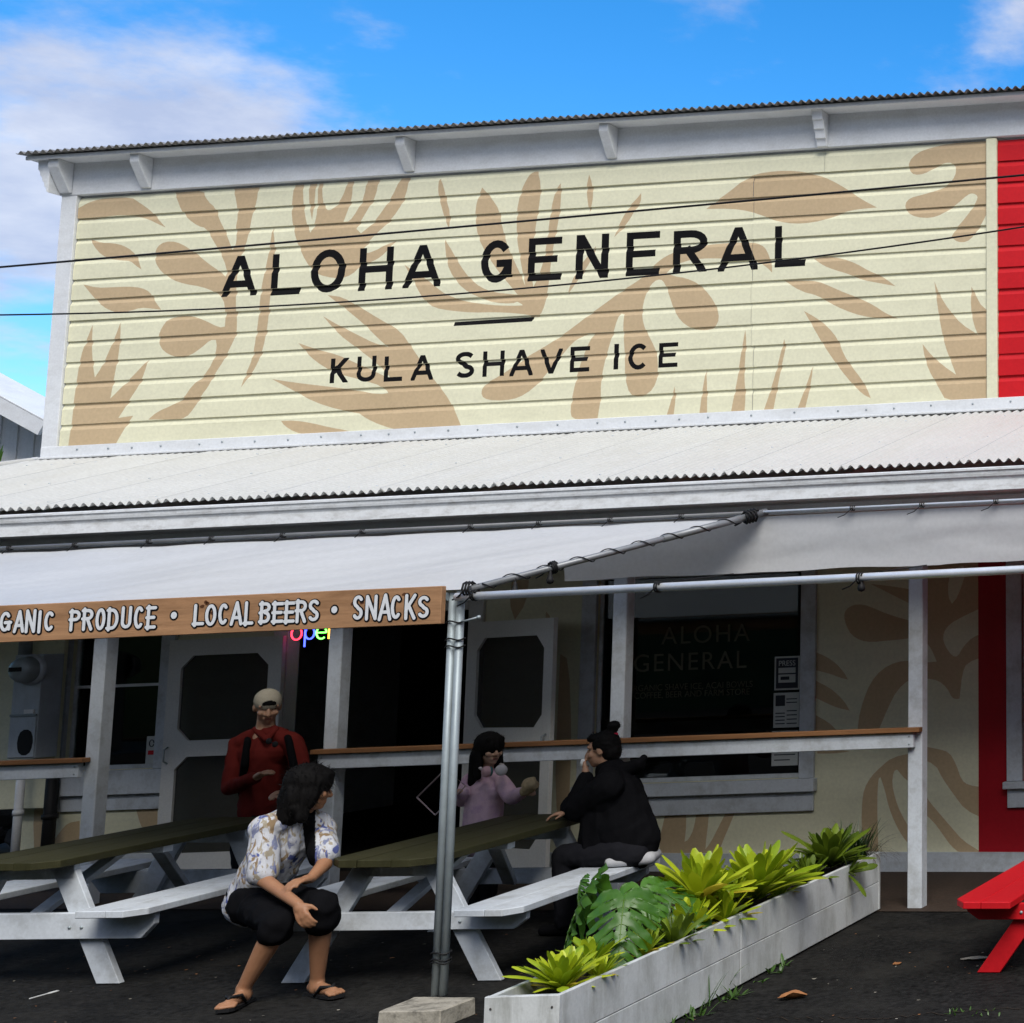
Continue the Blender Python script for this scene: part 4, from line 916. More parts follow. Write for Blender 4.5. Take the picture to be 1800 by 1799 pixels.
tube('front_pipe', [(-12.3, FY+.02, FZ), (XF-.16, FY+.02, FZ)], .0225, M['galv'], cn, 12)
hp0, hp1 = V((XF-.02, FY, FZ+.035)), V((XB+.02, BY, BZ+.01))
tube('hip_pipe', [hp0, hp1], .019, M['hippipe'], cn, 12)
mid = hp0.lerp(hp1, .62); dd = (hp1-hp0).normalized()
tube('pipe_sleeve', [mid-dd*.0, hp1+dd*.03], .023, M['hippipe'], cn, 12)
# lacing cord round the hip pipe, ties on the other pipes
bm = bmesh.new(); n_ = 260; pts = []
s1 = dd.orthogonal().normalized(); s2 = dd.cross(s1)
for i in range(n_+1):
    t = i/n_; a_ = t*math.tau*9; pts.append(hp0.lerp(hp1, .03+.93*t)+(s1*math.cos(a_)+s2*math.sin(a_))*.026)
add_tube(bm, pts, .0035, 5); finish('lacing_cord', bm, M['wire'], cn)
def tie(c, ax, r_, turns=2.3, cr=.005, name='tie', spread=.03):
    ax = V(ax).normalized(); a1 = ax.orthogonal().normalized(); a2 = ax.cross(a1); bm = bmesh.new()
    add_tube(bm, [V(c)+ax*(spread*(i/24-.5))+(a1*math.cos(i/24*turns*math.tau)+a2*math.sin(i/24*turns*math.tau))*r_ for i in range(25)], cr, 5)
    add_tube(bm, [V(c)+V((0, -r_, 0)), V(c)+V((-.05, -r_*.6, -.04)), V(c)+V((-.10, .0, -.055))], cr*.8, 5)
    return finish(name, bm, M['wire'], cn)
for px, py in ((20, 966), (135, 961), (265, 954), (375, 949), (500, 943), (640, 934), (830, 928), (950, 921), (1075, 917), (1200, 911), (1500, 898), (1622, 893), (1752, 887)):
    p = at(px, py, BY); tie((p.x, BY-.01, BZ+.012), (1, 0, 0), .015, 2.3, .0035)
for px in (835, 1157, 1512): 
    p = at(px, 1040, FY); tie((p.x, FY, FZ), (1, 0, 0), .028, 2.3)
for px0, px1 in ((1278, 1160), (1620, 1515)):
    a_ = at(px0, 1010, BY-.03); b_ = at(px1, 1040, FY); bm = bmesh.new(); add_tube(bm, [(a_.x, BY+.05, 2.172), (b_.x, FY+.02, FZ+.022)], .0035, 5); finish('bungee_cord', bm, M['wire'], cn)
tie(hp0.lerp(hp1, .25), dd, .034, 3, .006); tie(hp0.lerp(hp1, .95), dd, .04, 4, .008, spread=.09); tie(hp0, (1, 0, 0), .04, 3, .006, spread=.05)
# upright pair of pipes
px1, px2 = at(785, 1300, FY), at(799, 1300, FY)
BZt = at(762, 1755, FY).z
bt = at(762, 1752, FY)
for dx_, top in ((-.0225, FZ+.02), (.0225, FZ+.03)):
    tube('upright_pipe', [(bt.x+dx_, FY+.045, BZt+.003), (bt.x+dx_, FY+.045, top)], .0205, M['galv'], cn, 14)
for z_ in (1.80, 1.76, 1.895, BZt+.225, BZt+.19, BZt+.175):
    bm = bmesh.new(); add_tube(bm, [(bt.x+.054*math.cos(k*math.tau/20), FY+.045+.032*math.sin(k*math.tau/20), z_+.006*math.sin(k)) for k in range(21)], .0045, 5); finish('cable_tie', bm, M['wire'], cn)
bm = bmesh.new(); add_tube(bm, [(bt.x+.05, FY+.02, 1.895), (bt.x+.10, FY, 1.90), (bt.x+.16, FY-.01, 1.912)], .006, 6); add_lathe(bm, [(.0, 0), (.011, .004), (.011, .016), (0, .02)], (bt.x+.16, FY-.01, 1.912), (1, 0, .2), 8); finish('clamp_bolt', bm, M['galv'], cn)
# small lamp sockets hung under the pipes
for i, (px, py, Y_, lb) in enumerate(((1514, 1033, FY, 'small dark bulb hanging under the steel front pipe'), (967, 1020, 8.52, 'small dark bulb under the sloping canopy pipe, nearest its middle'), (905, 1040, 8.33, 'small dark bulb under the sloping canopy pipe near the corner pole'))):
    p = at(px, py, Y_); bm = bmesh.new(); add_lathe(bm, [(0, .05), (.006, .048), (.010, .03), (.013, .012), (.019, 0), (.021, -.012), (.016, -.026), (0, -.032)], (p.x, p.y, p.z+.008), (0, 0, 1), 12); add_tube(bm, [(p.x, p.y, p.z+.05), (p.x+.002, p.y, p.z+.075)], .003, 5)
    tag(rebase(finish('hanging_bulb', bm, M['rubber'])), lb, 'bulb', 'bulbs under the canopy pipes')
# concrete footing
c0, c1, c2, c3 = (onz(665, 1778, BZt), onz(774, 1776, BZt), onz(836, 1753, BZt), onz(728, 1753, BZt))
bm = bmesh.new(); top = [bm.verts.new(c_) for c_ in (c0, c1, c2, c3)]
cc = (c0+c1+c2+c3)/4
bot = [bm.verts.new(V((cc.x+(c_.x-cc.x)*1.02, cc.y+(c_.y-cc.y)*1.02, ground(c_.x, c_.y)-.004))) for c_ in (c0, c1, c2, c3)]
bm.faces.new(top); bm.faces.new(bot[::-1])
for i in range(4): j = (i+1) % 4; bm.faces.new((top[i], bot[i], bot[j], top[j]))
bmesh.ops.recalc_face_normals(bm, faces=bm.faces); bev(bm, .006, 1)
bmesh.ops.subdivide_edges(bm, edges=list(bm.edges), cuts=5, use_grid_fill=True)
for v in bm.verts: v.co += V((noise.noise(v.co*9), noise.noise(v.co*9+V((5, 0, 0))), noise.noise(v.co*9+V((0, 5, 0)))))*.004
tag(rebase(finish('concrete_block', bm, M['conc'])), 'stained concrete footing block under the pair of steel poles', 'concrete block')

# ------------------------------------------------------------------ painted plank sign
SY = FY-.035
zt_, zb_ = at(400, 1047, SY-.02).z, at(400, 1113, SY-.02).z
sx1 = at(775, 1066, SY-.02).x
sg = empty('plank_sign', (-7.5, SY, zb_), 'long wooden plank sign lettered organic produce, local beers, snacks', 'sign')
box('plank', (-10.4, SY-.02, zb_), (sx1, SY+.018, zt_), M['wood'], sg, .003)
random.seed(2)
for i in range(9):
    xk = random.uniform(-8.6, sx1-.1); zk = random.uniform(zb_+.03, zt_-.03)
    bm = bmesh.new(); n_ = 12; bm.faces.new([bm.verts.new((xk+random.uniform(.009, .016)*math.cos(k*math.tau/n_), SY-.0206, zk+random.uniform(.007, .012)*math.sin(k*math.tau/n_))) for k in range(n_)][::1]); finish('knot', bm, mat('knot_wood', (.09, .035, .014), .6), sg) if i == 0 else finish('knot', bm, bpy.data.materials['knot_wood'], sg)
def union_mesh(name, polys_, y, mt, parent):
    x0_ = min(p.bb[0] for p in polys_)-.001; z0_ = min(p.bb[1] for p in polys_)-.001; x1_ = max(p.bb[2] for p in polys_)+.001; z1_ = max(p.bb[3] for p in polys_)+.001
    bm = bmesh.new(); ca = {}
    for t, mi, q in cut((x0_, z0_, x1_, z1_), [], [], polys_):
        if mi == 0: continue
        vs = []
        for v in t:
            k_ = (round(v.x, 5), round(v.y, 5))
            if k_ not in ca: ca[k_] = bm.verts.new((v.x, y, v.y))
            vs.append(ca[k_])
        try: bm.faces.new(vs)
        except ValueError: pass
    bmesh.ops.recalc_face_normals(bm, faces=bm.faces)
    r = bmesh.ops.extrude_face_region(bm, geom=list(bm.faces)); bmesh.ops.translate(bm, verts=[e_ for e_ in r['geom'] if isinstance(e_, bmesh.types.BMVert)], vec=(0, .0006, 0)); bmesh.ops.recalc_face_normals(bm, faces=bm.faces)
    return finish(name, bm, mt, parent)
ZP = (0, 700, 1/3); ZQ = (600, 700, 1/3)
WORDS = [  # per letter boxes: frame, list of (char, x0, x1), y0,y1 at the left and right ends
 (ZP, 'GANIC', [(0,58),(75,130),(135,190),(203,216),(235,288)], (1130,1235), (1122,1230)),
 (ZP, 'PRODUCE', [(370,425),(437,492),(505,557),(568,626),(640,695),(708,760),(775,818)], (1120,1225), (1095,1213)),
 (ZP, 'LOCAL', [(1022,1072),(1083,1142),(1153,1205),(1218,1280),(1290,1332)], (1092,1203), (1075,1192)),
 (ZP, 'BEERS', [(1372,1427),(1440,1490),(1503,1550),(1562,1618),(1628,1683)], (1078,1190), (1062,1175)),
 (ZQ, 'SNACKS', [(62,115),(128,190),(198,265),(262,318),(335,395),(405,463)], (1045,1170), (1040,1160)),
]
wh, bl = [], []
random.seed(4)
def sign_letter(z, ch, x0, x1, y0, y1):
    ox, oy, s = z; ym = (y0+y1)/2; Ys = SY-.021
    a = at(ox+x0*s, oy+ym*s, Ys); b = at(ox+x1*s, oy+ym*s, Ys); t = at(ox+(x0+x1)/2*s, oy+y0*s, Ys); d = at(ox+(x0+x1)/2*s, oy+y1*s, Ys)
    h = t.z-d.z; w_ = b.x-a.x; st = .0180
    wh.append(letter(ch, a.x, d.z, w_, h, st, 1, True)); bl.append(letter(ch, a.x-.0, d.z, w_, h, st, 1, True))
    # the outline uses the same centre lines with a wider stroke
    o = []
    t_ = st/h; W_ = w_/h
    for pl in glyph(ch, W_, t_):
        for A, B in zip(pl, pl[1:]):
            A, B = V(A), V(B); dv_ = B-A
            if dv_.length < 1e-6: continue
            n0 = math.atan2(dv_.x, -dv_.y); rr_ = t_/2+.0075/h
            q = [tuple(A+V((math.cos(n0+k*math.pi/6), math.sin(n0+k*math.pi/6)))*rr_) for k in range(7)]+[tuple(B+V((math.cos(n0+math.pi+k*math.pi/6), math.sin(n0+math.pi+k*math.pi/6)))*rr_) for k in range(7)]
            o.append(Poly([(a.x+px_*h+.002, d.z+pz_*h-.002) for px_, pz_ in q], 1))
    bl[-1] = o
for z, wd, boxes, (ya0, ya1), (yb0, yb1) in WORDS:
    xa, xb = boxes[0][0], boxes[-1][1]
    for ch, (x0_, x1_) in zip(wd, boxes):
        f_ = ((x0_+x1_)/2-xa)/(xb-xa); sign_letter(z, ch, x0_, x1_, ya0+(yb0-ya0)*f_+random.uniform(-4, 4), ya1+(yb1-ya1)*f_+random.uniform(-4, 4))
for ch, x0_, x1_ in (('O', -150, -90), ('R', -75, -20)): sign_letter(ZP, ch, x0_, x1_, 1135, 1240)
for px, py in ((306, 1082), (588, 1072)):
    c_ = at(px, py, SY-.021)
    for lst, r_ in ((wh, .0175), (bl, .026)): lst.append([Poly([(c_.x+r_*math.cos(k*math.tau/16), c_.z+r_*1.1*math.sin(k*math.tau/16)) for k in range(16)], 1)])
for p_ in bl: union_mesh('letter_outline', p_, SY-.0217, M['black'], sg)
for p_ in wh: union_mesh('letter', p_, SY-.0228, M['print_white'], sg)
# ------------------------------------------------------------------ picnic tables
def picnic_table(label, loc, rz, ln=1.82, top_w=.58, top_h=.72, seat_h=.44, seat_out=.81, seat_w=.34, beam_h=.10, mtop='green', mbody='lattice', nplank=3, legspread=.60, tip=0):
    T = empty('picnic_table', loc, label, 'picnic table', 'picnic tables outside the shop', rz)
    T.rotation_euler = (tip, math.atan(-GB)*1.0, rz)
    h = ln/2; L_ = dict(local=True)
    mt, mb = M[mtop], M[mbody]
    ch = .09                                    # clipped corners
    pw = top_w/nplank
    for i in range(nplank):
        a, b = -top_w/2+i*pw+.002, -top_w/2+(i+1)*pw-.002
        c0 = ch if i == 0 else 0; c1 = ch if i == nplank-1 else 0
        prism('top_plank', [(a+c0, -h), (b-c1, -h), (b, -h+c1), (b, h-c1), (b-c1, h), (a+c0, h), (a, h-c0), (a, -h+c0)] if (c0 or c1) else [(a, -h), (b, -h), (b, h), (a, h)], 'z', top_h-.042, top_h, mt, T, .003, True)
    sw = seat_w/2
    for s in (-1, 1):
        for k in (0, 1):
            a = s*(seat_out-k*(sw+.002)); b = s*(seat_out-k*(sw+.002)-sw); lo, hi = min(a, b), max(a, b)
            c_ = .07 if k == 0 else .0
            if k == 0:
                o_ = s*seat_out
                pts = [(o_-s*c_, -h), (o_-s*sw, -h), (o_-s*sw, h), (o_-s*c_, h), (o_, h-c_*1.4), (o_, -h+c_*1.4)]
            else: pts = [(lo, -h), (hi, -h), (hi, h), (lo, h)]
            if s < 0: pts = pts[::-1]
            prism('seat_plank', pts, 'z', seat_h-.04, seat_h, mb, T, .004, True)
    fy = h-.20
    for e in (-1, 1):
        y = e*fy
        bl = seat_out-.03; zb = seat_h-.044
        prism('seat_beam', [(-bl, zb), (bl, zb), (bl, zb-beam_h*.45), (bl-.07, zb-beam_h), (-bl+.07, zb-beam_h), (-bl, zb-beam_h*.45)], 'y', y-.02, y+.02, mb, T, .003, True)
        box('top_cleat', (-top_w/2+.03, y-e*.042-.02, top_h-.13), (top_w/2-.03, y-e*.042+.02, top_h-.045), mb, T, .003, local=True)
        for s in (-1, 1):
            x0, x1 = s*.18, s*legspread; w_ = .125
            dxn = (x1-x0)/(top_h-.05)
            # leg as sheared board so its foot stands flat
            prism('leg', [(x1-w_/2*1.08, 0), (x1+w_/2*1.08, 0), (x0+w_/2*1.08, top_h-.046), (x0-w_/2*1.08, top_h-.046)], 'y', y-e*.042-.02, y-e*.042+.02, mb, T, .003, True)
            bm = bmesh.new()
            for k in (0, 1): add_lathe(bm, [(0, .007), (.008, .005), (.010, 0)], (s*(legspread*.62+k*.07)-s*.02, y+e*.02, zb-beam_h*.55), (0, e, 0), 8)
            finish('bolts', bm, M['galv'], T, local=True)['kind'] = 'stuff'
        # diagonal brace in the middle, from the seat beam up to the top
        board('brace', (e*.0-.10, y-e*.065, zb-beam_h+.02), (.07, e*.12, top_h-.05), (1, 0, 0), .08, .035, mb, T, .003, True)
    box('centre_cleat', (-top_w/2+.03, -.04, top_h-.085), (top_w/2-.03, .04, top_h-.045), mb, T, .003, local=True)
    return T
def place_table(label, nx, ny, rz, ln=1.82, **k):
    """nx, ny: middle of the near end"""
    d = V((-math.sin(rz), math.cos(rz)))
    cx, cy_ = nx+d.x*ln/2, ny+d.y*ln/2
    gz = ground(cx, cy_)
    t = picnic_table(label, (cx, cy_, gz+.003), rz, ln, **k)
    t.rotation_euler = Euler((math.atan(GC), math.atan(-GB), rz))
    return t
place_table('white picnic table with olive top behind the steel poles, seated people around it', -6.60, 8.56, R(4.5), legspread=.565)
place_table('white picnic table with olive top at the left edge of the picture', -8.77, 8.44, R(4.5), beam_h=.145, seat_h=.45, legspread=.51)
pr = ong(1668, 1584, .45)
place_table('bright red picnic table at the right edge beside the planter', pr.x+.81, pr.y+.02, R(1), mtop='red', mbody='red', legspread=.66, beam_h=.09)

# ------------------------------------------------------------------ planter box with its plants
H_ = .40
bf = V((-4.455, 6.98)); bk = V((-4.585, 10.80))           # right side, front and back, on the ground
dirp = (bk-bf).normalized(); rp = V((dirp.y, -dirp.x)); LNG = (bk-bf).length; WID = .345
pl = empty('planter_box', (bf.x, bf.y, ground(bf.x, bf.y)), 'long weathered white wooden planter box full of bright plants', 'planter')
gf, gb_ = ground(*bf), ground(*bk)
def ppt(s, t, z):      # s along (0 front..1 back), t across from right side, z height above ground
    p = bf+dirp*(LNG*s)-rp*t; return V((p.x, p.y, gf+(gb_-gf)*s+z))
def pboard(name, s0, s1, t0, t1, z0, z1):
    bm = bmesh.new(); vs = [bm.verts.new(ppt(s, t, z)) for z in (z0, z1) for s, t in ((s0, t0), (s1, t0), (s1, t1), (s0, t1))]
    for f in ((0,3,2,1),(4,5,6,7),(0,1,5,4),(1,2,6,5),(2,3,7,6),(3,0,4,7)): bm.faces.new([vs[i] for i in f])
    bmesh.ops.recalc_face_normals(bm, faces=bm.faces); bev(bm, .003); return finish(name, bm, M['planter'], pl)
e_ = .028/LNG
for t0 in (0, WID-.026):
    cuts = [e_, .46, 1-e_] if t0 == 0 else [e_, .5, 1-e_]
    for a, b in zip(cuts, cuts[1:]):
        pboard('side_board', a+.0004, b-.0004, t0, t0+.026, .012, H_*.5-.0015); pboard('side_board', a+.0004, b-.0004, t0, t0+.026, H_*.5+.0015, H_)
pboard('end_board', 0, e_, -.002, WID+.002, .012, H_+.002); pboard('end_board', 1-e_, 1, -.002, WID+.002, .012, H_+.002)
bm = bmesh.new(); g = []
for j in range(5):
    g.append([bm.verts.new(ppt(e_+(1-2*e_)*i/60, .028+(WID-.056)*j/4, H_-.07+.03*noise.noise(V((i*.4, j, 0))))) for i in range(61)])
for j in range(4):
    for i in range(60): bm.faces.new((g[j][i], g[j][i+1], g[j+1][i+1], g[j+1][i]))
finish('soil', bm, M['soil'], pl)
bm = bmesh.new(); c_ = ppt(0, WID*.5, H_*.62)
add_tube(bm, [c_+V((.045*math.cos(k*.55), -.012-.008*math.sin(k), .035*math.sin(k*.55)))+V((-.01, 0, -.02)) for k in range(9)], .005, 6); finish('hook', bm, M['galv'], pl)
bm = bmesh.new()
for s_, t_ in ((0, .03), (0, WID-.03)):
    for z_ in (.06, .15, .25, .35): add_lathe(bm, [(0, .003), (.005, .002), (.006, 0)], ppt(0, t_, z_)-V((0, .002, 0)), (0, -1, 0), 6)
finish('screws', bm, M['rock'], pl)['kind'] = 'stuff'

# strap-leaf meshes shared by the bromeliads
random.seed(21)
def leaf_data(name, ln, el, droop, wd, mt):
    bm = bmesh.new(); blade(bm, (0, 0, 0), 0, ln, el, droop, wd, 9, .16, prof=lambda t: (.55+.55*t if t < .75 else max(.22, .96*math.sqrt(max(0, 1-((t-.75)/.262)**2)))))
    me = bpy.data.meshes.new(name); bmesh.ops.recalc_face_normals(bm, faces=bm.faces); bm.to_mesh(me); bm.free(); me.materials.append(mt); return me
SETS = {}
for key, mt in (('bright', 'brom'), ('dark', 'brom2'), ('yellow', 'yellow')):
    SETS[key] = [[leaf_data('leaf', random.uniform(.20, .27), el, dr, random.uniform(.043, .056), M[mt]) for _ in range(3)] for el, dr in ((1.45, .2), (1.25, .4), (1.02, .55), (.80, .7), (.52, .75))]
def bromeliad(s, t, size, label, key='bright', n=34, tiltz=0, old=0, lift=0.):
    b = ppt(s, t, H_-.07+.02+lift)
    e = empty('bromeliad', b, label, 'bromeliad', 'bromeliads in the planter box')
    ga = random.uniform(0, 6)
    for i in range(n):
        f = i/n; ring = min(4, int((1-f)*5)) if False else min(4, int(f*5))
        me = random.choice((SETS['yellow'] if (old and i >= n-old) else SETS[key])[ring])
        o = bpy.data.objects.new('leaf', me); COL.objects.link(o); o.parent = e
        o.rotation_euler = (random.uniform(-.2, .2), random.uniform(-.22, .22), ga+i*2.39996+random.uniform(-.15, .15)); k = size*random.uniform(.72, 1.15)*(.75+.3*f)
        o.scale = (k, k*random.uniform(.9, 1.15), k); o.location = (0, 0, .01*(1-f))
    return e
bromeliad(.080, .17, .95, 'bright yellow-green bromeliad nearest the front end of the planter', n=70, old=3)
bromeliad(.19, .27, .85, 'yellow-green bromeliad behind the front one, left of the big split leaf', n=40, old=2)
bromeliad(.385, .14, .95, 'low bright bromeliad between the monstera and the planter rim', n=54, old=4)
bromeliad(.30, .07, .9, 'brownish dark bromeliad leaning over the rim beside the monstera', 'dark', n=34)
bromeliad(.46, .09, .95, 'small bright bromeliad at the rim in front of the two tall ones', n=40, old=2)
bromeliad(.47, .26, 1.45, 'tall yellow-green bromeliad right behind the monstera leaves', n=76, old=5, lift=.10)
bromeliad(.585, .13, 1.5, 'large bright bromeliad in the middle of the planter, spilling over the rim', n=84, lift=.05)
bromeliad(.70, .24, .85, 'small bright bromeliad just beyond the large middle one', n=40)
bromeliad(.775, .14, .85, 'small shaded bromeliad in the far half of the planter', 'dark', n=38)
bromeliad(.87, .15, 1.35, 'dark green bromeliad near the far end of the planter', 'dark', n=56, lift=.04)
bromeliad(.13, .09, .6, 'little bright bromeliad at the rim between the two front ones', n=34, old=2)
bromeliad(.25, .12, .7, 'little bright bromeliad tucked under the big split leaf', n=34, old=3)
bromeliad(.53, .21, .95, 'bright bromeliad wedged between the tall one and the large middle one', n=44, old=2, lift=.05)
bromeliad(.655, .12, .8, 'bright bromeliad at the rim just beyond the large middle one', n=40, old=2)
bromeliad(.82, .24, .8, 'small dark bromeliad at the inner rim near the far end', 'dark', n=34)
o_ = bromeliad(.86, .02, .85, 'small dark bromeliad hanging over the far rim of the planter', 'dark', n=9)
o_.rotation_euler = (.1, 1.0, 0)
# spiky grass-like plant at the far end
sp = empty('spiky_plant', ppt(.965, .17, H_-.05), 'dark spiky fine-leaved plant at the far end of the planter', 'plant')
for grp in range(3):
    bm = bmesh.new()
    for i in range(70):
        blade(bm, ppt(.955+.02*grp, .17+random.uniform(-.08, .08), H_-.05)+V((random.uniform(-.05, .05), random.uniform(-.08, .08), 0)), random.uniform(0, 6.28), random.uniform(.16, .36), random.uniform(.55, 1.5), random.uniform(.4, 1.7), .009, 5, .1)
    finish('foliage', bm, M['spiky'], sp)['kind'] = 'stuff'
dr_ = empty('dry_roots', ppt(1.0, .1, H_-.03), 'wispy dry grass hanging over the far end board of the planter', 'plant')
bm = bmesh.new()
for i in range(60): blade(bm, ppt(.985, random.uniform(.02, .3), H_-.02), random.uniform(-.6, 2.4), random.uniform(.15, .32), random.uniform(0, .9), random.uniform(1.2, 2.6), .006, 6, .1)
finish('foliage', bm, mat('dry_grass', (.07, .055, .035), .8), dr_)['kind'] = 'stuff'
# monstera
def monstera_leaf(size):
    """split heart-shaped leaf in local coordinates: stalk end at origin, tip towards +y, face +z"""
    half = [(0, .0), (.05, -.13), (.15, -.21), (.27, -.22), (.38, -.15), (.455, -.02), (.485, .14), (.475, .32), (.43, .50), (.35, .66), (.24, .80), (.12, .92), (0, 1.03)]
    out_ = smooth_closed(half+[(-x_, y_) for x_, y_ in half[-2:0:-1]], 1)
    sl = []
    for s in (-1, 1):
        for i, y0 in enumerate((-.02, .11, .24, .37, .50, .63, .75)):
            ix = .09-.006*i if i % 2 else .15-.014*i; dy = (.06, .13, .18, .21, .22, .21, .18)[i]; ox = .58-.03*i
            wdt = .027+.005*((i*7) % 3)
            A_, B_ = V((s*ix, y0)), V((s*ox, y0+dy*1.25)); d_ = (B_-A_).normalized(); n_ = V((-d_.y, d_.x))
            mid_ = A_.lerp(B_, .55)
            sl.append(Poly([tuple(A_+n_*.006), tuple(A_-d_*.012), tuple(A_-n_*.006), tuple(mid_-n_*wdt*.55), tuple(B_-n_*wdt*2.0), tuple(B_+n_*wdt*2.0), tuple(mid_+n_*wdt*.55)], -1))
            if i in (1, 3, 4): c_ = V((s*.085, y0+.045)); sl.append(Poly([(c_.x+.020*math.cos(k*math.tau/8), c_.y+.030*math.sin(k*math.tau/8)) for k in range(8)], -1))
    tr = cut((-.6, -.3, .6, 1.1), [-.2+.08*k for k in range(16)], [-.48+.08*k for k in range(13)], [Poly(out_, 1)]+sl)
    bm = bmesh.new(); ca = {}
    def zc(x, y): return (-.75*x*x-.30*max(0, y)**2-.25*min(0, y)**2+.030*math.sin((y-.42*abs(x))*math.tau/.125)*min(1, abs(x)*4)-.10*abs(x)*max(0, y))*size
    def vv(v):
        k_ = (round(v.x, 4), round(v.y, 4))
        if k_ not in ca: ca[k_] = bm.verts.new((v.x*size, v.y*size, zc(v.x, v.y)))
        return ca[k_]
    for t, mi, q in tr:
        if mi == 1:
            try: bm.faces.new([vv(v) for v in t]).smooth = True
            except ValueError: pass
    bmesh.ops.recalc_face_normals(bm, faces=bm.faces)
    add_tube(bm, [(0, size*(k/10), size*0+zc(0, k/10)+.002) for k in range(11)], [.011*size*(1-k/12) for k in range(11)], 5, mi=1)
    for s in (-1, 1):
        for i, y0 in enumerate((.0, .10, .22, .34, .47, .60, .72)):
            add_tube(bm, [(s*u_*.40*size, (y0+.20*u_**1.4)*size, zc(s*u_*.40, y0+.20*u_**1.4)+.002) for u_ in (0, .25, .5, .75)], [.005*size*(1-u_*.8) for u_ in (0, .25, .5, .75)], 4, mi=1, cap=False)
    me = bpy.data.meshes.new('leaf'); bm.to_mesh(me); bm.free(); me.materials.append(M['monstera']); me.materials.append(M['ti']); return me
mon = empty('monstera', ppt(.30, .17, H_-.05), 'monstera with large dark split leaves drooping over the planter', 'plant')
MD = monstera_leaf(.50)
def put_leaf(px, py, Y, tippx, tippy, tipY, size, face):
    base = at(px, py, Y); tip = at(tippx, tippy, tipY); y_ = (tip-base); ln = y_.length; y_.normalize(); f = V(face); z_ = (f-y_*f.dot(y_)).normalized(); x_ = y_.cross(z_)
    Mx = Matrix((x_, y_, z_)).transposed().to_4x4() @ Matrix.Diagonal((size*ln/.50, ln/.50, ln/.50, 1)); Mx.translation = base
    o = bpy.data.objects.new('leaf', MD); COL.objects.link(o); o.parent = mon; o.matrix_parent_inverse = Matrix.Translation(-V(mon.location)); o.matrix_basis = Mx
    stem0 = ppt(.30, .17, H_-.06); bm = bmesh.new(); mid = (stem0+base)/2+V((0, 0, .06)); add_tube(bm, [stem0, mid, base], [.011, .009, .006], 7); finish('stem', bm, M['monstera'], mon)
put_leaf(1097, 1582, 7.86, 1082, 1702, 7.62, .88, (.50, -1, .18))
put_leaf(1125, 1560, 8.25, 1145, 1640, 8.1, .85, (.5, -.8, .3))
put_leaf(1040, 1555, 8.45, 940, 1700, 8.15, .75, (-.95, -.35, .15))
put_leaf(1022, 1548, 8.5, 1004, 1590, 8.4, .8, (-.6, -.6, .3))
put_leaf(1150, 1560, 8.45, 1250, 1610, 8.35, .7, (.1, -.5, 1))

# ------------------------------------------------------------------ weeds, litter
random.seed(9)
wd_ = None
bm = bmesh.new()
for i in range(16):
    s = random.uniform(.20, .42) if i < 12 else random.uniform(.42, .6); p = ppt(s, -.03-random.uniform(0, .06), 0); p.z = ground(p.x, p.y)
    for k in range(random.randint(3, 7)): blade(bm, p+V((random.uniform(-.03, .03), random.uniform(-.03, .03), 0)), random.uniform(0, 6.28), random.uniform(.03, .10), random.uniform(.2, 1.4), random.uniform(.3, 1.6), random.uniform(.008, .022), 4, .1)
tag(finish('weeds', bm, M['weed']), 'low green weeds growing along the foot of the planter', 'weeds', kind='stuff')
for px, py, hgt, lb in ((1241, 1770, .24, 'tall thin grass tuft standing against the planter side, left one'), (1278, 1745, .20, 'thin bent grass tuft against the planter side, right one')):
    p = ong(px, py); bm = bmesh.new()
    for k in range(6): blade(bm, p+V((random.uniform(-.02, .02), random.uniform(-.02, .02), 0)), random.uniform(-.6, 3.6), hgt*random.uniform(.6, 1.1), random.uniform(1.0, 1.5), random.uniform(.2, 1.7), .007, 6, .1)
    tag(rebase(finish('grass_tuft', bm, M['weed'])), lb, 'grass', 'grass tufts by the planter')
def crumpled(name, c, a, b, rot, mt, label, cat, amp=.35, group=None, cup=.25):
    bm = bmesh.new(); n_, m_ = 8, 5; g = []
    for j in range(m_+1):
        row = []
        for i in range(n_+1):
            u, v = i/n_*2-1, j/m_*2-1; vv = v*math.sqrt(max(0, 1-abs(u)**1.7))
            z_ = b*(cup*(vv*vv)+amp*.5*noise.noise(V((u*1.7, v*1.7, c[0]*3)))+.12*u*u)+b*.22
            x_, y_ = u*a, vv*b; row.append(bm.verts.new((c[0]+x_*math.cos(rot)-y_*math.sin(rot), c[1]+x_*math.sin(rot)+y_*math.cos(rot), ground(c[0], c[1])+max(.001, z_))))
        g.append(row)
    for j in range(m_):
        for i in range(n_): bm.faces.new((g[j][i], g[j][i+1], g[j+1][i+1], g[j+1][i])).smooth = True
    bmesh.ops.remove_doubles(bm, verts=bm.verts, dist=.0005)
    return tag(rebase(finish(name, bm, mt)), label, cat, group)
p = ong(1393, 1757); crumpled('fallen_leaf', p, .075, .045, .5, M['leafdry'], 'curled brown dead leaf on the asphalt right of the planter', 'leaf', .5, cup=.7)
p = ong(1577, 1696); crumpled('fallen_leaf', p, .03, .022, 1.2, M['leafdry'], 'tiny brown dead leaf on the asphalt near the red table', 'leaf', .5)
p = ong(1718, 1688); crumpled('paper_scrap', p, .10, .035, .1, M['conc'], 'grey flattened scrap of paper beside the red table leg', 'litter', .4)
p0, p1 = ong(52, 1757), ong(102, 1743); bm = bmesh.new(); dd_ = (p1-p0); pd = V((-dd_.y, dd_.x, 0)).normalized()
pts = []; prof_ = [(0, .004), (.25, .0045), (.62, .0045), (.72, .010), (.88, .012), (1, .007)]
up_ = V((0, 0, .006))
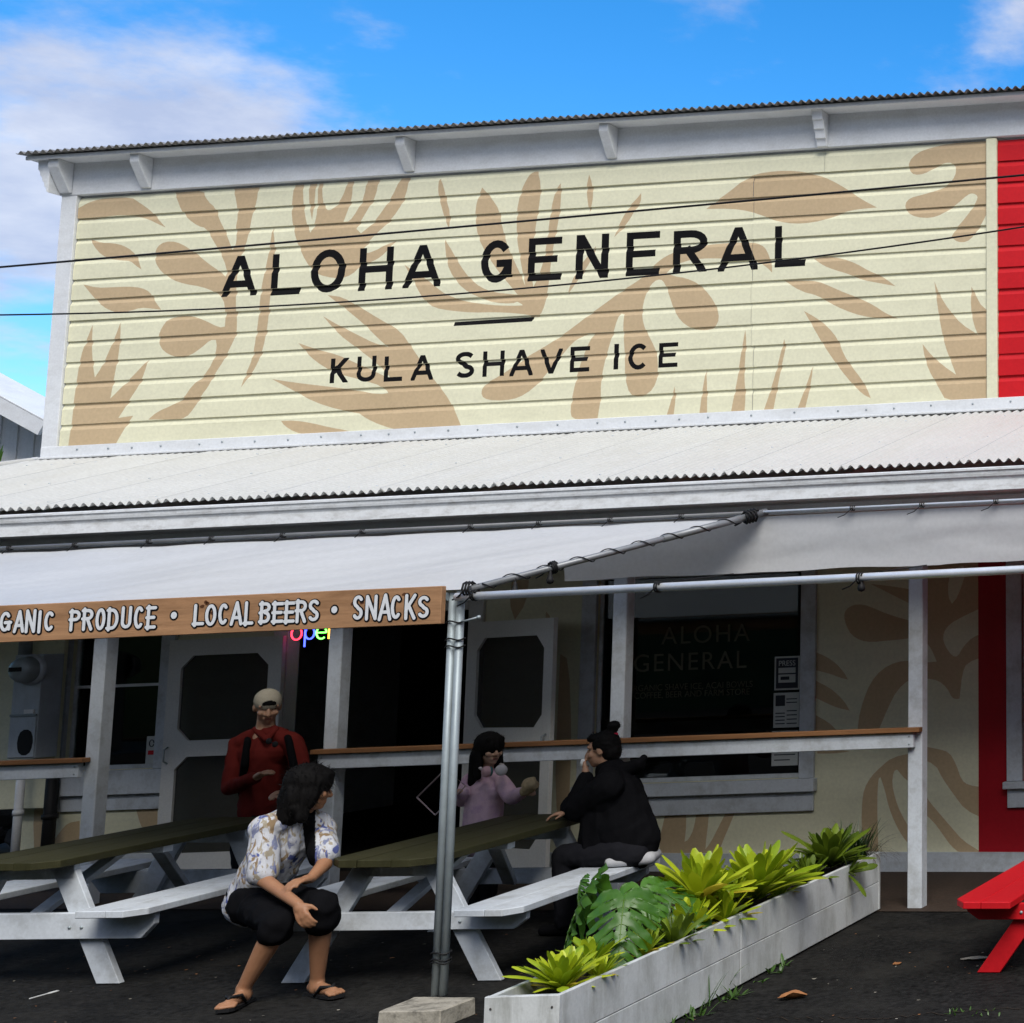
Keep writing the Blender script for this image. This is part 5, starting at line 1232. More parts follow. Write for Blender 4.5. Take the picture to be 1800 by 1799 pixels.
A_ = [bm.verts.new(p0+dd_*t+pd*w_+up_) for t, w_ in prof_]; B_ = [bm.verts.new(p0+dd_*t-pd*w_+up_) for t, w_ in prof_]
for i in range(len(prof_)-1): bm.faces.new((A_[i], A_[i+1], B_[i+1], B_[i]))
r = bmesh.ops.extrude_face_region(bm, geom=list(bm.faces)); bmesh.ops.translate(bm, verts=[v for v in r['geom'] if isinstance(v, bmesh.types.BMVert)], vec=(0, 0, -.004)); bmesh.ops.recalc_face_normals(bm, faces=bm.faces)
tag(rebase(finish('plastic_spoon', bm, M['plastic'])), 'white plastic spoon lying on the asphalt at lower left', 'spoon')
p = ong(160, 1562, 0); crumpled('paper_scrap', p, .06, .025, .1, M['plastic'], 'white paper scrap on the porch floor beyond the left table', 'litter')
bm = bmesh.new(); random.seed(33)
for i in range(150):
    p = ong(random.uniform(0, 1800), random.uniform(1640, 1799)); r_ = random.uniform(.003, .010) if i > 12 else random.uniform(.010, .018); a_ = random.random()*6
    vs = [bm.verts.new((p.x+r_*math.cos(a_+k*1.57)*random.uniform(.5, 1.4), p.y+r_*math.sin(a_+k*1.57)*random.uniform(.5, 1.4), p.z+.003+.002*random.random())) for k in range(4)]; bm.faces.new(vs).material_index = i % 2
tag(finish('litter_flecks', bm, [M['conc'], M['leafdry']]), 'scattered pale flecks and leaf bits on the asphalt', 'litter', kind='stuff')

# crack in the asphalt at lower right, with a little moss
random.seed(44); bm = bmesh.new(); prev = None
for i in range(46):
    px = 1330+i*11; py = 1792-22*max(0, (i-18)/28)+random.uniform(-3.5, 3.5); p = ong(px, min(py, 1800)); w_ = random.uniform(.002, .008)
    a, b = bm.verts.new((p.x, p.y-w_, p.z+.004)), bm.verts.new((p.x, p.y+w_, p.z+.004))
    if prev: bm.faces.new((prev[0], a, b, prev[1]))
    prev = (a, b)
tag(finish('asphalt_crack', bm, M['soil']), kind='structure')
bm = bmesh.new()
for i in range(15):
    p = ong(random.gauss(1700, 30), 1783+random.uniform(-7, 7))
    for k in range(2): blade(bm, p, random.uniform(0, 6.28), random.uniform(.01, .035), random.uniform(.2, 1.3), .8, .008, 3, .1)
tag(finish('moss', bm, M['weed']), 'small green moss in the asphalt crack at lower right', 'moss', kind='stuff')
# ------------------------------------------------------------------ people
def raw_cap(bm, p0, r0, p1, r1, n=12):
    p0, p1 = V(p0), V(p1); a = p1-p0; ln = max(a.length, 1e-5); a.normalize(); prof = []
    for k in range(5): t = -math.pi/2+k*math.pi/8; prof.append((r0*math.cos(t), r0*math.sin(t)))
    for k in range(5): t = k*math.pi/8; prof.append((r1*math.cos(t), ln+r1*math.sin(t)))
    prof[0] = (0, -r0); prof[-1] = (0, ln+r1)
    s = a.orthogonal().normalized(); u = a.cross(s); rings = []
    for r_, h in prof:
        if r_ < 1e-6: rings.append([bm.verts.new(p0+a*h)])
        else: rings.append([bm.verts.new(p0+a*h+(s*math.cos(k*math.tau/n)+u*math.sin(k*math.tau/n))*r_) for k in range(n)])
    for A, B in zip(rings, rings[1:]):
        for k in range(n):
            k2 = (k+1) % n
            if len(A) == 1: bm.faces.new((A[0], B[k2], B[k]))
            elif len(B) == 1: bm.faces.new((A[k], A[k2], B[0]))
            else: bm.faces.new((A[k], A[k2], B[k2], B[k]))
def raw_ell(bm, c, rad, fr=None):
    n, m_ = 16, 10; c = V(c); X_, Y_, Z_ = fr if fr else (V((1,0,0)), V((0,1,0)), V((0,0,1))); rings = []
    for j in range(m_+1):
        t = -math.pi/2+j*math.pi/m_
        if j in (0, m_): rings.append([bm.verts.new(c+Z_*rad[2]*math.sin(t))])
        else: rings.append([bm.verts.new(c+(X_*rad[0]*math.cos(k*math.tau/n)+Y_*rad[1]*math.sin(k*math.tau/n))*math.cos(t)+Z_*rad[2]*math.sin(t)) for k in range(n)])
    for A, B in zip(rings, rings[1:]):
        for k in range(n):
            k2 = (k+1) % n
            if len(A) == 1: bm.faces.new((A[0], B[k2], B[k]))
            elif len(B) == 1: bm.faces.new((A[k], A[k2], B[0]))
            else: bm.faces.new((A[k], A[k2], B[k2], B[k]))
def blob(name, prims, vox, mats, parent, smooth=6, fold=0, fscale=14, paint=None, stretch=(1, 1, 1), keep=None):
    """fuse capsules and ellipsoids into one continuous skin"""
    bm = bmesh.new()
    for p in prims:
        if p[0] == 'c': raw_cap(bm, *p[1:])
        else: raw_ell(bm, *p[1:])
    bmesh.ops.recalc_face_normals(bm, faces=bm.faces)
    me = bpy.data.meshes.new('tmp'); bm.to_mesh(me); bm.free(); o = bpy.data.objects.new('tmp', me); COL.objects.link(o)
    md = o.modifiers.new('r', 'REMESH'); md.mode = 'VOXEL'; md.voxel_size = vox
    ms = o.modifiers.new('s', 'SMOOTH'); ms.iterations = smooth; ms.factor = .5
    bpy.context.view_layer.update()
    m2 = bpy.data.meshes.new_from_object(o.evaluated_get(bpy.context.evaluated_depsgraph_get()))
    bpy.data.objects.remove(o); bpy.data.meshes.remove(me)
    m2.name = name
    if fold:
        ns = [v.normal.copy() for v in m2.vertices]
        for v, n_ in zip(m2.vertices, ns):
            q = V((v.co.x*stretch[0], v.co.y*stretch[1], v.co.z*stretch[2]))
            a = noise.noise(q*fscale); b = noise.noise(q*fscale*2.3+V((3, 1, 7)))
            v.co += n_*fold*((1-2*abs(a))*.8+b*.4)
    m2.materials.clear()
    for mt in (mats if isinstance(mats, (list, tuple)) else [mats]): m2.materials.append(mt)
    for p in m2.polygons:
        p.use_smooth = True; p.material_index = 0
        if paint: p.material_index = paint(p.center)
    if keep:
        bm = bmesh.new(); bm.from_mesh(m2); bmesh.ops.delete(bm, geom=[f for f in bm.faces if not keep(f.calc_center_median())], context='FACES'); bm.to_mesh(m2); bm.free()
    o = bpy.data.objects.new(name, m2); COL.objects.link(o); attach(o, parent); return o
def frame(f, u=(0, 0, 1)):
    f = V(f).normalized(); u = V(u); u = (u-f*u.dot(f)).normalized(); return f.cross(u), f, u      # right, forward, up
def head(c, f, s=1.0, u=(0, 0, 1)):
    r, f, u = frame(f, u); c = V(c); P_ = lambda a, b, d: c+(r*a+f*b+u*d)*s
    pr = [('e', P_(0, -.012, .022), (.074*s, .092*s, .092*s), (r, f, u)), ('e', P_(0, .018, -.04), (.060*s, .068*s, .075*s), (r, f, u)), ('e', P_(0, .052, -.088), (.030*s, .030*s, .024*s), (r, f, u)),
      ('c', P_(0, .080, .012), .010*s, P_(0, .100, -.028), .015*s), ('e', P_(.016, .086, -.030), (.010*s,)*3), ('e', P_(-.016, .086, -.030), (.010*s,)*3),
      ('c', P_(-.05, .066, .030), .013*s, P_(.05, .066, .030), .013*s), ('e', P_(.040, .060, -.024), (.026*s, .022*s, .024*s), (r, f, u)), ('e', P_(-.040, .060, -.024), (.026*s, .022*s, .024*s), (r, f, u)),
      ('c', P_(-.020, .078, -.058), .010*s, P_(.020, .078, -.058), .010*s), ('c', P_(-.017, .077, -.068), .010*s, P_(.017, .077, -.068), .010*s)]
    for q in (-1, 1): pr.append(('e', P_(q*.076, -.008, -.005), (.012*s, .022*s, .034*s), (r, f, u)))
    eyes = [P_(q*.031, .078, .010) for q in (-1, 1)]; lips = P_(0, .088, -.063); brows = [P_(q*.031, .083, .034) for q in (-1, 1)]
    def paint(p):
        for e in eyes:
            d = p-e
            if abs(d.dot(r)) < .0135*s and abs(d.dot(u)) < .0045*s and d.dot(f) > -.02*s: return 1
        for b in brows:
            d = p-b
            if abs(d.dot(r)) < .018*s and abs(d.dot(u)) < .0032*s and d.dot(f) > -.02*s: return 1
        d = p-lips
        if abs(d.dot(r)) < .019*s and abs(d.dot(u)) < .0085*s and d.dot(f) > -.018*s: return 2
        return 0
    return pr, paint, P_, (r, f, u)
def hand(w_, d, palmn, s=1.0, curl=.6, side=1):
    """wrist w_, finger direction d, palm normal; side=+1 puts the thumb on d x palmn"""
    d = V(d).normalized(); n_ = V(palmn); n_ = (n_-d*n_.dot(d)).normalized(); t = d.cross(n_)*side; w_ = V(w_); pr = []
    pm = w_+d*.05*s
    pr += [('c', w_, .024*s, w_+d*.03*s, .027*s), ('c', w_+d*.02*s+t*.016*s, .018*s, w_+d*.085*s+t*.022*s, .015*s), ('c', w_+d*.02*s-t*.016*s, .018*s, w_+d*.08*s-t*.026*s, .014*s), ('c', w_+d*.02*s, .018*s, w_+d*.088*s, .015*s)]
    for k, (off, ln) in enumerate(((.030, .070), (.010, .080), (-.011, .074), (-.031, .056))):
        a = w_+d*.082*s+t*off*s; c1 = (d*math.cos(curl*.5)+n_*math.sin(curl*.5)).normalized(); c2 = (d*math.cos(curl*1.3)+n_*math.sin(curl*1.3)).normalized(); c3 = (d*math.cos(curl*2)+n_*math.sin(curl*2)).normalized()
        p1 = a+c1*ln*.45*s; p2 = p1+c2*ln*.32*s; p3 = p2+c3*ln*.25*s
        pr += [('c', a, .0100*s, p1, .0092*s), ('c', p1, .0092*s, p2, .0085*s), ('c', p2, .0085*s, p3, .0075*s)]
    th = w_+d*.025*s+t*.024*s; t1 = th+(t*.75+d*.7+n_*.35).normalized()*.042*s; t2 = t1+(t*.25+d*.9+n_*.5).normalized()*.032*s
    pr += [('c', th, .0145*s, t1, .0115*s), ('c', t1, .0110*s, t2, .0090*s)]
    return pr
def strands(name, roots, parent, mt, ln=(.04, .10), wd=.004, seed=1):
    random.seed(seed); bm = bmesh.new()
    for p, n_ in roots:
        d = (V(n_)+V((random.uniform(-.5, .5), random.uniform(-.5, .5), random.uniform(-.6, .3)))).normalized(); l_ = random.uniform(*ln); s = d.orthogonal().normalized()*wd/2; q = V(p); pv = None
        for k in range(4):
            a, b = bm.verts.new(q-s*(1-k/3.2)), bm.verts.new(q+s*(1-k/3.2))
            if pv: bm.faces.new((pv[0], pv[1], b, a))
            pv = (a, b); q = q+d*l_/3; d = (d+V((0, 0, -.28))).normalized()
    o = finish(name, bm, mt, parent); o['kind'] = 'stuff'; return o
def surf_roots(o, n, keep=lambda p: True, seed=3):
    random.seed(seed); ps = [p for p in o.data.polygons if keep(p.center)]
    return [(p.center.copy(), p.normal.copy()) for p in random.choices(ps, k=n)]
def skin_mat(name, c):
    m_ = mat(name, c, .45, var=.10, vscale=12, fine=.04); m_.node_tree.nodes['Principled BSDF'].inputs['Subsurface Weight'].default_value = .08; m_.node_tree.nodes['Principled BSDF'].inputs['Subsurface Radius'].default_value = (.02, .008, .005); return m_
SK1, SK2, SK3 = skin_mat('tan_skin', (.33, .165, .09)), skin_mat('light_tan_skin', (.40, .23, .15)), skin_mat('child_skin', (.42, .26, .18))
HAIR = mat('black_hair', (.006, .0055, .0055), .7, spec=.08, var=.3, vscale=40, stretch=(1, 1, .2)); LIP = mat('lips', (.24, .10, .075), .5); EYE = mat('dark_eye', (.015, .012, .010), .3)
def fabric(name, c, **k): return mat(name, c, .85, var=.12, vscale=8, bump=.35, bscale=220, fine=.08, spec=.04, **k)
def aloha_mat():
    m_ = fabric('aloha_print', (.50, .51, .54)); t = m_.node_tree; bs = t.nodes['Principled BSDF']; n = lambda ty: t.nodes.new(ty); l = t.links.new
    src = bs.inputs['Base Color'].links[0].from_socket; co = n('ShaderNodeTexCoord'); last = src
    for sc_, col, lo, hi, seed in ((19, (.24, .17, .10), .57, .62, 0), (26, (.33, .29, .22), .55, .60, 5), (13, (.09, .11, .27), .61, .65, 9), (24, (.20, .22, .33), .58, .63, 14)):
        mpn = n('ShaderNodeMapping'); mpn.inputs['Location'].default_value = (seed, seed*.7, seed*1.3); mpn.inputs['Rotation'].default_value = (.3, .5+seed*.1, .4); mpn.inputs['Scale'].default_value = (1, 1, .45); l(co.outputs['Object'], mpn.inputs[0])
        nz = n('ShaderNodeTexNoise'); nz.inputs['Scale'].default_value = sc_; nz.inputs['Detail'].default_value = 3; nz.inputs['Distortion'].default_value = 1.2; l(mpn.outputs[0], nz.inputs['Vector'])
        mr = n('ShaderNodeMapRange'); l(nz.outputs['Fac'], mr.inputs[0]); mr.inputs[1].default_value = lo; mr.inputs[2].default_value = hi
        mx = n('ShaderNodeMix'); mx.data_type = 'RGBA'; l(mr.outputs[0], mx.inputs['Factor']); l(last, mx.inputs['A']); mx.inputs['B'].default_value = (*col, 1); last = mx.outputs['Result']
    l(last, bs.inputs['Base Color']); return m_
BLK = fabric('black_cloth', (.0055, .0055, .0065)); JEAN = fabric('dark_grey_cloth', (.014, .014, .017)); RUST = fabric('rust_red_knit', (.12, .016, .013)); PINK = fabric('pink_lilac_cloth', (.60, .42, .48), dirt=(.40, .24, .40), dirt_amt=.9, dirt_scale=(5, 5, 5)); PALE = fabric('pale_cloth', (.45, .45, .46))
C_ = lambda a, ra, b, rb: ('c', a, ra, b, rb)

# --- seated man with patterned shirt
def seated_man():
    J = lambda x, y, Y: at(x, y, Y)
    pel = J(447, 1578, 8.68); chest = J(496, 1486, 8.62); nk = J(527, 1428, 8.60); hc = J(546, 1388, 8.58)
    shR, elR, wrR = J(466, 1458, 8.47), J(461, 1545, 8.40), J(524, 1590, 8.25)
    shL, elL, wrL = J(566, 1458, 8.72), J(570, 1520, 8.58), J(546, 1545, 8.43)
    hpR, knR, anR = J(448, 1588, 8.60), J(490, 1625, 8.27), J(428, 1742, 8.30)
    hpL, knL, anL = J(470, 1580, 8.74), J(566, 1594, 8.38), J(557, 1733, 8.49)
    gr, gl = ong(424, 1762), ong(556, 1752)
    anR.z = gr.z+.085; anL.z = gl.z+.085
    e = empty('person', V((pel.x, pel.y, ground(pel.x, pel.y))), 'person in pale patterned shirt and black shorts sitting on the end of the bench', 'person')
    hp, paint, HP, (r, f, u) = head(hc, (.72, .68, -.14), 1.0)
    def foot(an, toe, gz):
        t = V(toe); h_ = V((an.x, an.y, gz+.045)); t.z = gz+.036; d = (t-h_).normalized(); sd_ = V((-d.y, d.x, 0))
        pr = [C_(an, .038, h_, .040), C_(h_-d*.035, .032, t, .026)]
        for k in range(5): pr.append(C_(t+sd_*(k-2)*.017, .013, t+d*(.045-.006*abs(k-1))+sd_*(k-2)*.019+V((0, 0, -.008)), .011))
        pr.append(C_(h_+d*.05, .034, t, .024)); return pr, d, sd_, h_, t
    fR, dR, sR, hR, tR = foot(anR, ong(410, 1771)+V((0, 0, 0)), gr.z); fL, dL, sL, hL, tL = foot(anL, ong(588, 1757), gl.z)
    dR = V((.30, -.95, 0)).normalized(); sR = V((-dR.y, dR.x, 0)); tR = hR+dR*.16; tL = hL+dL*.16
    fR, *_ = foot(anR, tR, gr.z); fL, *_ = foot(anL, tL, gl.z)
    body = hp+[C_(hc-u*.07, .052, nk, .058), C_(nk, .07, chest, .125), C_(chest, .125, pel, .12), C_(shR, .055, nk, .05), C_(shL, .055, nk, .05),
      C_(shR, .050, elR, .040), C_(elR, .040, wrR, .027), C_(shL, .050, elL, .040), C_(elL, .040, wrL, .027),
      C_(hpR, .085, knR, .060), C_(knR, .056, knR.lerp(anR, .35), .055), C_(knR.lerp(anR, .35), .055, anR, .034), C_(hpL, .085, knL, .060), C_(knL, .056, knL.lerp(anL, .35), .055), C_(knL.lerp(anL, .35), .055, anL, .034)]
    body += hand(wrR, (J(538, 1626, 8.22)-wrR), (.3, .6, -.5), 1.0, .55, 1)+hand(wrL, (J(520, 1550, 8.33)-wrL), (0, -.1, -1), 1.0, .5, -1)+fR+fL
    blob('body', body, .0065, [SK1, EYE, LIP], e, 4, paint=paint)
    sh = [C_(nk+V((0, 0, -.04)), .08, chest, .132), C_(chest, .132, J(456, 1560, 8.66), .134), C_(J(456, 1560, 8.66), .134, pel+V((-.01, 0, -.02)), .138), C_(shR, .075, nk, .065), C_(shL, .072, nk, .065),
      C_(shR, .068, shR.lerp(elR, .86), .076), C_(shL, .064, shL.lerp(elL, .70), .074), C_(chest, .13, shR, .06), C_(chest, .13, shL, .06)]
    ca, cb = J(549, 1430, 8.5), J(553, 1500, 8.5)
    def shirt_paint(p):
        d_ = cb-ca; t = max(0, min(1, (p-ca).dot(d_)/d_.dot(d_))); q = ca+d_*t; d = p-q
        return 1 if (abs(d.x+.85*d.y+.02) < .028+.016*(1-t) and p.y < chest.y+.06 and -.02 < (ca.z-p.z) < .30) else 0
    blob('shirt', sh, .006, [aloha_mat(), BLK], e, 5, fold=.011, fscale=11, paint=shirt_paint, stretch=(1, 1, .55))
    so = [C_(pel, .135, hpR, .125), C_(hpR, .105, knR, .078), C_(knR, .078, knR.lerp(anR, .10), .084), C_(pel, .13, hpL, .105), C_(hpL, .105, knL, .080), C_(knL, .080, knL.lerp(anL, .16), .088)]
    blob('shorts', so, .009, [BLK], e, 4, fold=.011, fscale=9)
    hr = [('e', HP(0, -.020, .045), (.105, .120, .100), (r, f, u)), ('e', HP(0, -.065, -.03), (.10, .075, .11), (r, f, u)), ('e', HP(.0, -.055, -.10), (.095, .06, .06), (r, f, u)), ('e', HP(.07, -.01, -.02), (.035, .055, .09), (r, f, u)), ('e', HP(-.07, -.01, -.02), (.035, .055, .09), (r, f, u)), ('e', HP(0, .055, .085), (.07, .045, .035), (r, f, u))]
    hr += [C_(HP(0, -.07, -.06), .075, HP(0, -.075, -.15), .055), C_(HP(.06, -.03, -.05), .04, HP(.065, -.02, -.15), .03), C_(HP(-.06, -.03, -.05), .04, HP(-.065, -.02, -.15), .03)]
    h_ = blob('hair', hr, .007, [HAIR], e, 3, fold=.007, fscale=30, stretch=(1, 1, .3))
    strands('hair_strands', surf_roots(h_, 700), e, HAIR, (.015, .04), .003, 4)
    for (h0, t0, d, sd_, gz) in ((hR, tR, dR, sR, gr.z), (hL, tL, dL, sL, gl.z)):
        pts = [(-.075, .030), (-.06, .036), (.0, .034), (.06, .038), (.13, .046), (.19, .044), (.215, .028)]
        bm = bmesh.new(); A = [V((h0.x, h0.y, gz+.002))+d*a+sd_*b for a, b in pts]+[V((h0.x, h0.y, gz+.002))+d*a-sd_*b for a, b in reversed(pts)]
        for q in A: q.z = gz+.003
        lo = [bm.verts.new(q) for q in A]; hi = [bm.verts.new(q+V((0, 0, .017))) for q in A]; bm.faces.new(lo); bm.faces.new(hi[::-1])
        for i in range(len(A)): j = (i+1) % len(A); bm.faces.new((lo[i], hi[i], hi[j], lo[j]))
        bmesh.ops.recalc_face_normals(bm, faces=bm.faces)
        c_ = V((h0.x, h0.y, gz)); tp_ = c_+d*.155+V((0, 0, .068))
        for q in (-1, 1): add_tube(bm, [c_+d*.175+V((0, 0, .03)), tp_, c_+d*.10+sd_*q*.036+V((0, 0, .066)), c_+d*.055+sd_*q*.042+V((0, 0, .015))], [.006, .009, .009, .007], 6)
        finish('flip_flop', bm, M['rubber'], e)
seated_man()

# --- standing man in red
def standing_man():
    Y0 = 10.72; J = lambda x, y, d=0: at(x, y, Y0+d)
    nk = J(467, 1282); hc = J(470, 1243, -.03); gx = J(462, 1450); gz = ground(gx.x, Y0)
    e = empty('person', V((gx.x, Y0, gz)), 'person in rust red sweater and backwards beige cap standing between the tables', 'person')
    hp, paint, HP, (r, f, u) = head(hc, (.72, -.68, -.36), .98)
    shR, elR, wrR = J(420, 1310), J(405, 1384, -.10), J(452, 1366, -.30)
    shL, elL, wrL = J(516, 1306), J(536, 1380, -.08), J(508, 1392, -.28)
    ch = J(466, 1330); wa = J(462, 1410); pe = J(460, 1450)
    hipR, hipL = pe+V((-.085, 0, -.03)), pe+V((.085, 0, -.03)); knR, knL = V((hipR.x-.01, Y0-.03, gz+.46)), V((hipL.x+.02, Y0-.02, gz+.46)); anR, anL = V((hipR.x-.02, Y0+.02, gz+.09)), V((hipL.x+.03, Y0+.02, gz+.09))
    body = hp+[C_(hc-u*.06, .054, nk, .060), C_(nk, .065, ch, .13), C_(ch, .13, wa, .125), C_(wa, .125, pe, .125), C_(shR, .05, nk, .045), C_(shL, .05, nk, .045), C_(shR, .048, elR, .038), C_(elR, .038, wrR, .026), C_(shL, .048, elL, .038), C_(elL, .038, wrL, .026),
      C_(hipR, .085, knR, .058), C_(knR, .058, anR, .036), C_(hipL, .085, knL, .058), C_(knL, .058, anL, .036)]
    for an in (anR, anL): body.append(C_(an+V((0, 0, -.05)), .036, an+V((.01, -.14, -.06)), .030))
    body += hand(wrR, J(474, 1352, -.34)-wrR, (.2, .1, -1), .95, .5, 1)+hand(wrL, J(490, 1394, -.36)-wrL, (0, .2, -1), .95, .6, -1)
    blob('body', body, .0065, [SK2, EYE, LIP], e, 4, paint=paint)
    kn = [C_(nk+V((0, 0, -.045)), .075, ch, .145), C_(ch, .145, wa, .14), C_(wa, .14, J(460, 1425), .14), C_(ch+V((-.08, 0, .02)), .105, ch+V((.08, 0, .02)), .105), C_(wa+V((-.05, 0, 0)), .11, wa+V((.05, 0, 0)), .11), C_(shR, .066, nk-V((0, 0, .02)), .062), C_(shL, .066, nk-V((0, 0, .02)), .062), C_(shR, .064, elR, .054), C_(elR, .054, wrR.lerp(elR, .08), .038), C_(shL, .064, elL, .054), C_(elL, .054, wrL.lerp(elL, .08), .038)]
    blob('sweater', kn, .008, [RUST], e, 5, fold=.008, fscale=12, stretch=(1, 1, .6))
    blob('collar', [C_(J(450, 1283, -.03), .026, J(468, 1300, -.115), .018), C_(J(484, 1283, -.03), .026, J(470, 1300, -.115), .018)], .007, [RUST], e, 3)
    tr = [C_(pe+V((0, 0, .04)), .140, pe, .140), C_(hipR, .105, knR, .082), C_(knR, .082, anR, .066), C_(hipL, .105, knL, .082), C_(knL, .082, anL, .066)]
    blob('trousers', tr, .009, [JEAN], e, 4, fold=.006)
    cap = [('e', HP(0, -.012, .060), (.085, .100, .068), (r, f, u))]
    blob('shoe', [C_(anR+V((0, .03, -.05)), .045, anR+V((.01, -.15, -.06)), .036)], .008, [BLK], e, 3); blob('shoe', [C_(anL+V((0, .03, -.05)), .045, anL+V((.01, -.15, -.06)), .036)], .008, [BLK], e, 3)
    capm = fabric('beige_cap_cloth', (.40, .36, .28)); cc_ = HP(0, .080, .052)
    def cap_paint(p):
        d = p-cc_; a, b = d.dot(r), d.dot(u)
        return 1 if (a*a/.042**2+b*b/.026**2 < 1 and b > -.010 and d.dot(f) > -.06) else 0
    cz = HP(0, 0, .028)
    blob('cap', [('e', HP(0, -.012, .045), (.085, .102, .086), (r, f, u)), C_(HP(-.05, -.10, .022), .014, HP(.05, -.10, .022), .014), C_(HP(-.04, -.15, .008), .011, HP(.04, -.15, .008), .011), C_(HP(0, -.10, .022), .016, HP(0, -.15, .01), .014)], .006, [capm, HAIR], e, 3, paint=cap_paint, keep=lambda p: (p-cz).dot(u) > -.018 or (p-cz).dot(f) < -.07)
    gl_ = J(478, 1306, -.20); bm = bmesh.new()
    for q in (-1, 1): add_lathe(bm, [(0, .004), (.018, .004), (.022, 0), (.018, -.004), (0, -.004)], gl_+V((q*.024, 0, -.012*q)), (.1, -1, .1), 12)
    add_tube(bm, [gl_+V((-.005, 0, .002)), gl_+V((.005, 0, -.002))], .004, 5)
    tag(rebase(finish('sunglasses', bm, M['rubber'])), 'dark sunglasses hooked on the red sweater', 'sunglasses')
    bp = empty('backpack', J(466, 1340, .22), 'black backpack worn by the standing person in red', 'backpack')
    blob('bag', [C_(J(466, 1310, .22), .11, J(466, 1400, .22), .12), C_(J(440, 1360, .22), .10, J(492, 1360, .22), .10)], .012, [BLK], bp, 4, fold=.004)
    for a, b, c_, d in (((438, 1288), (435, 1306), (430, 1345), (424, 1392)), ((502, 1286), (508, 1304), (516, 1345), (522, 1392))):
        blob('strap', [C_(J(*a, .06), .022, J(*b, -.11), .024), C_(J(*b, -.11), .024, J(*c_, -.165), .026), C_(J(*c_, -.165), .026, J(*d, -.10), .020), C_(J(*d, -.10), .020, J(d[0], d[1]+6, .10), .018)], .007, [BLK], bp, 3)
standing_man()

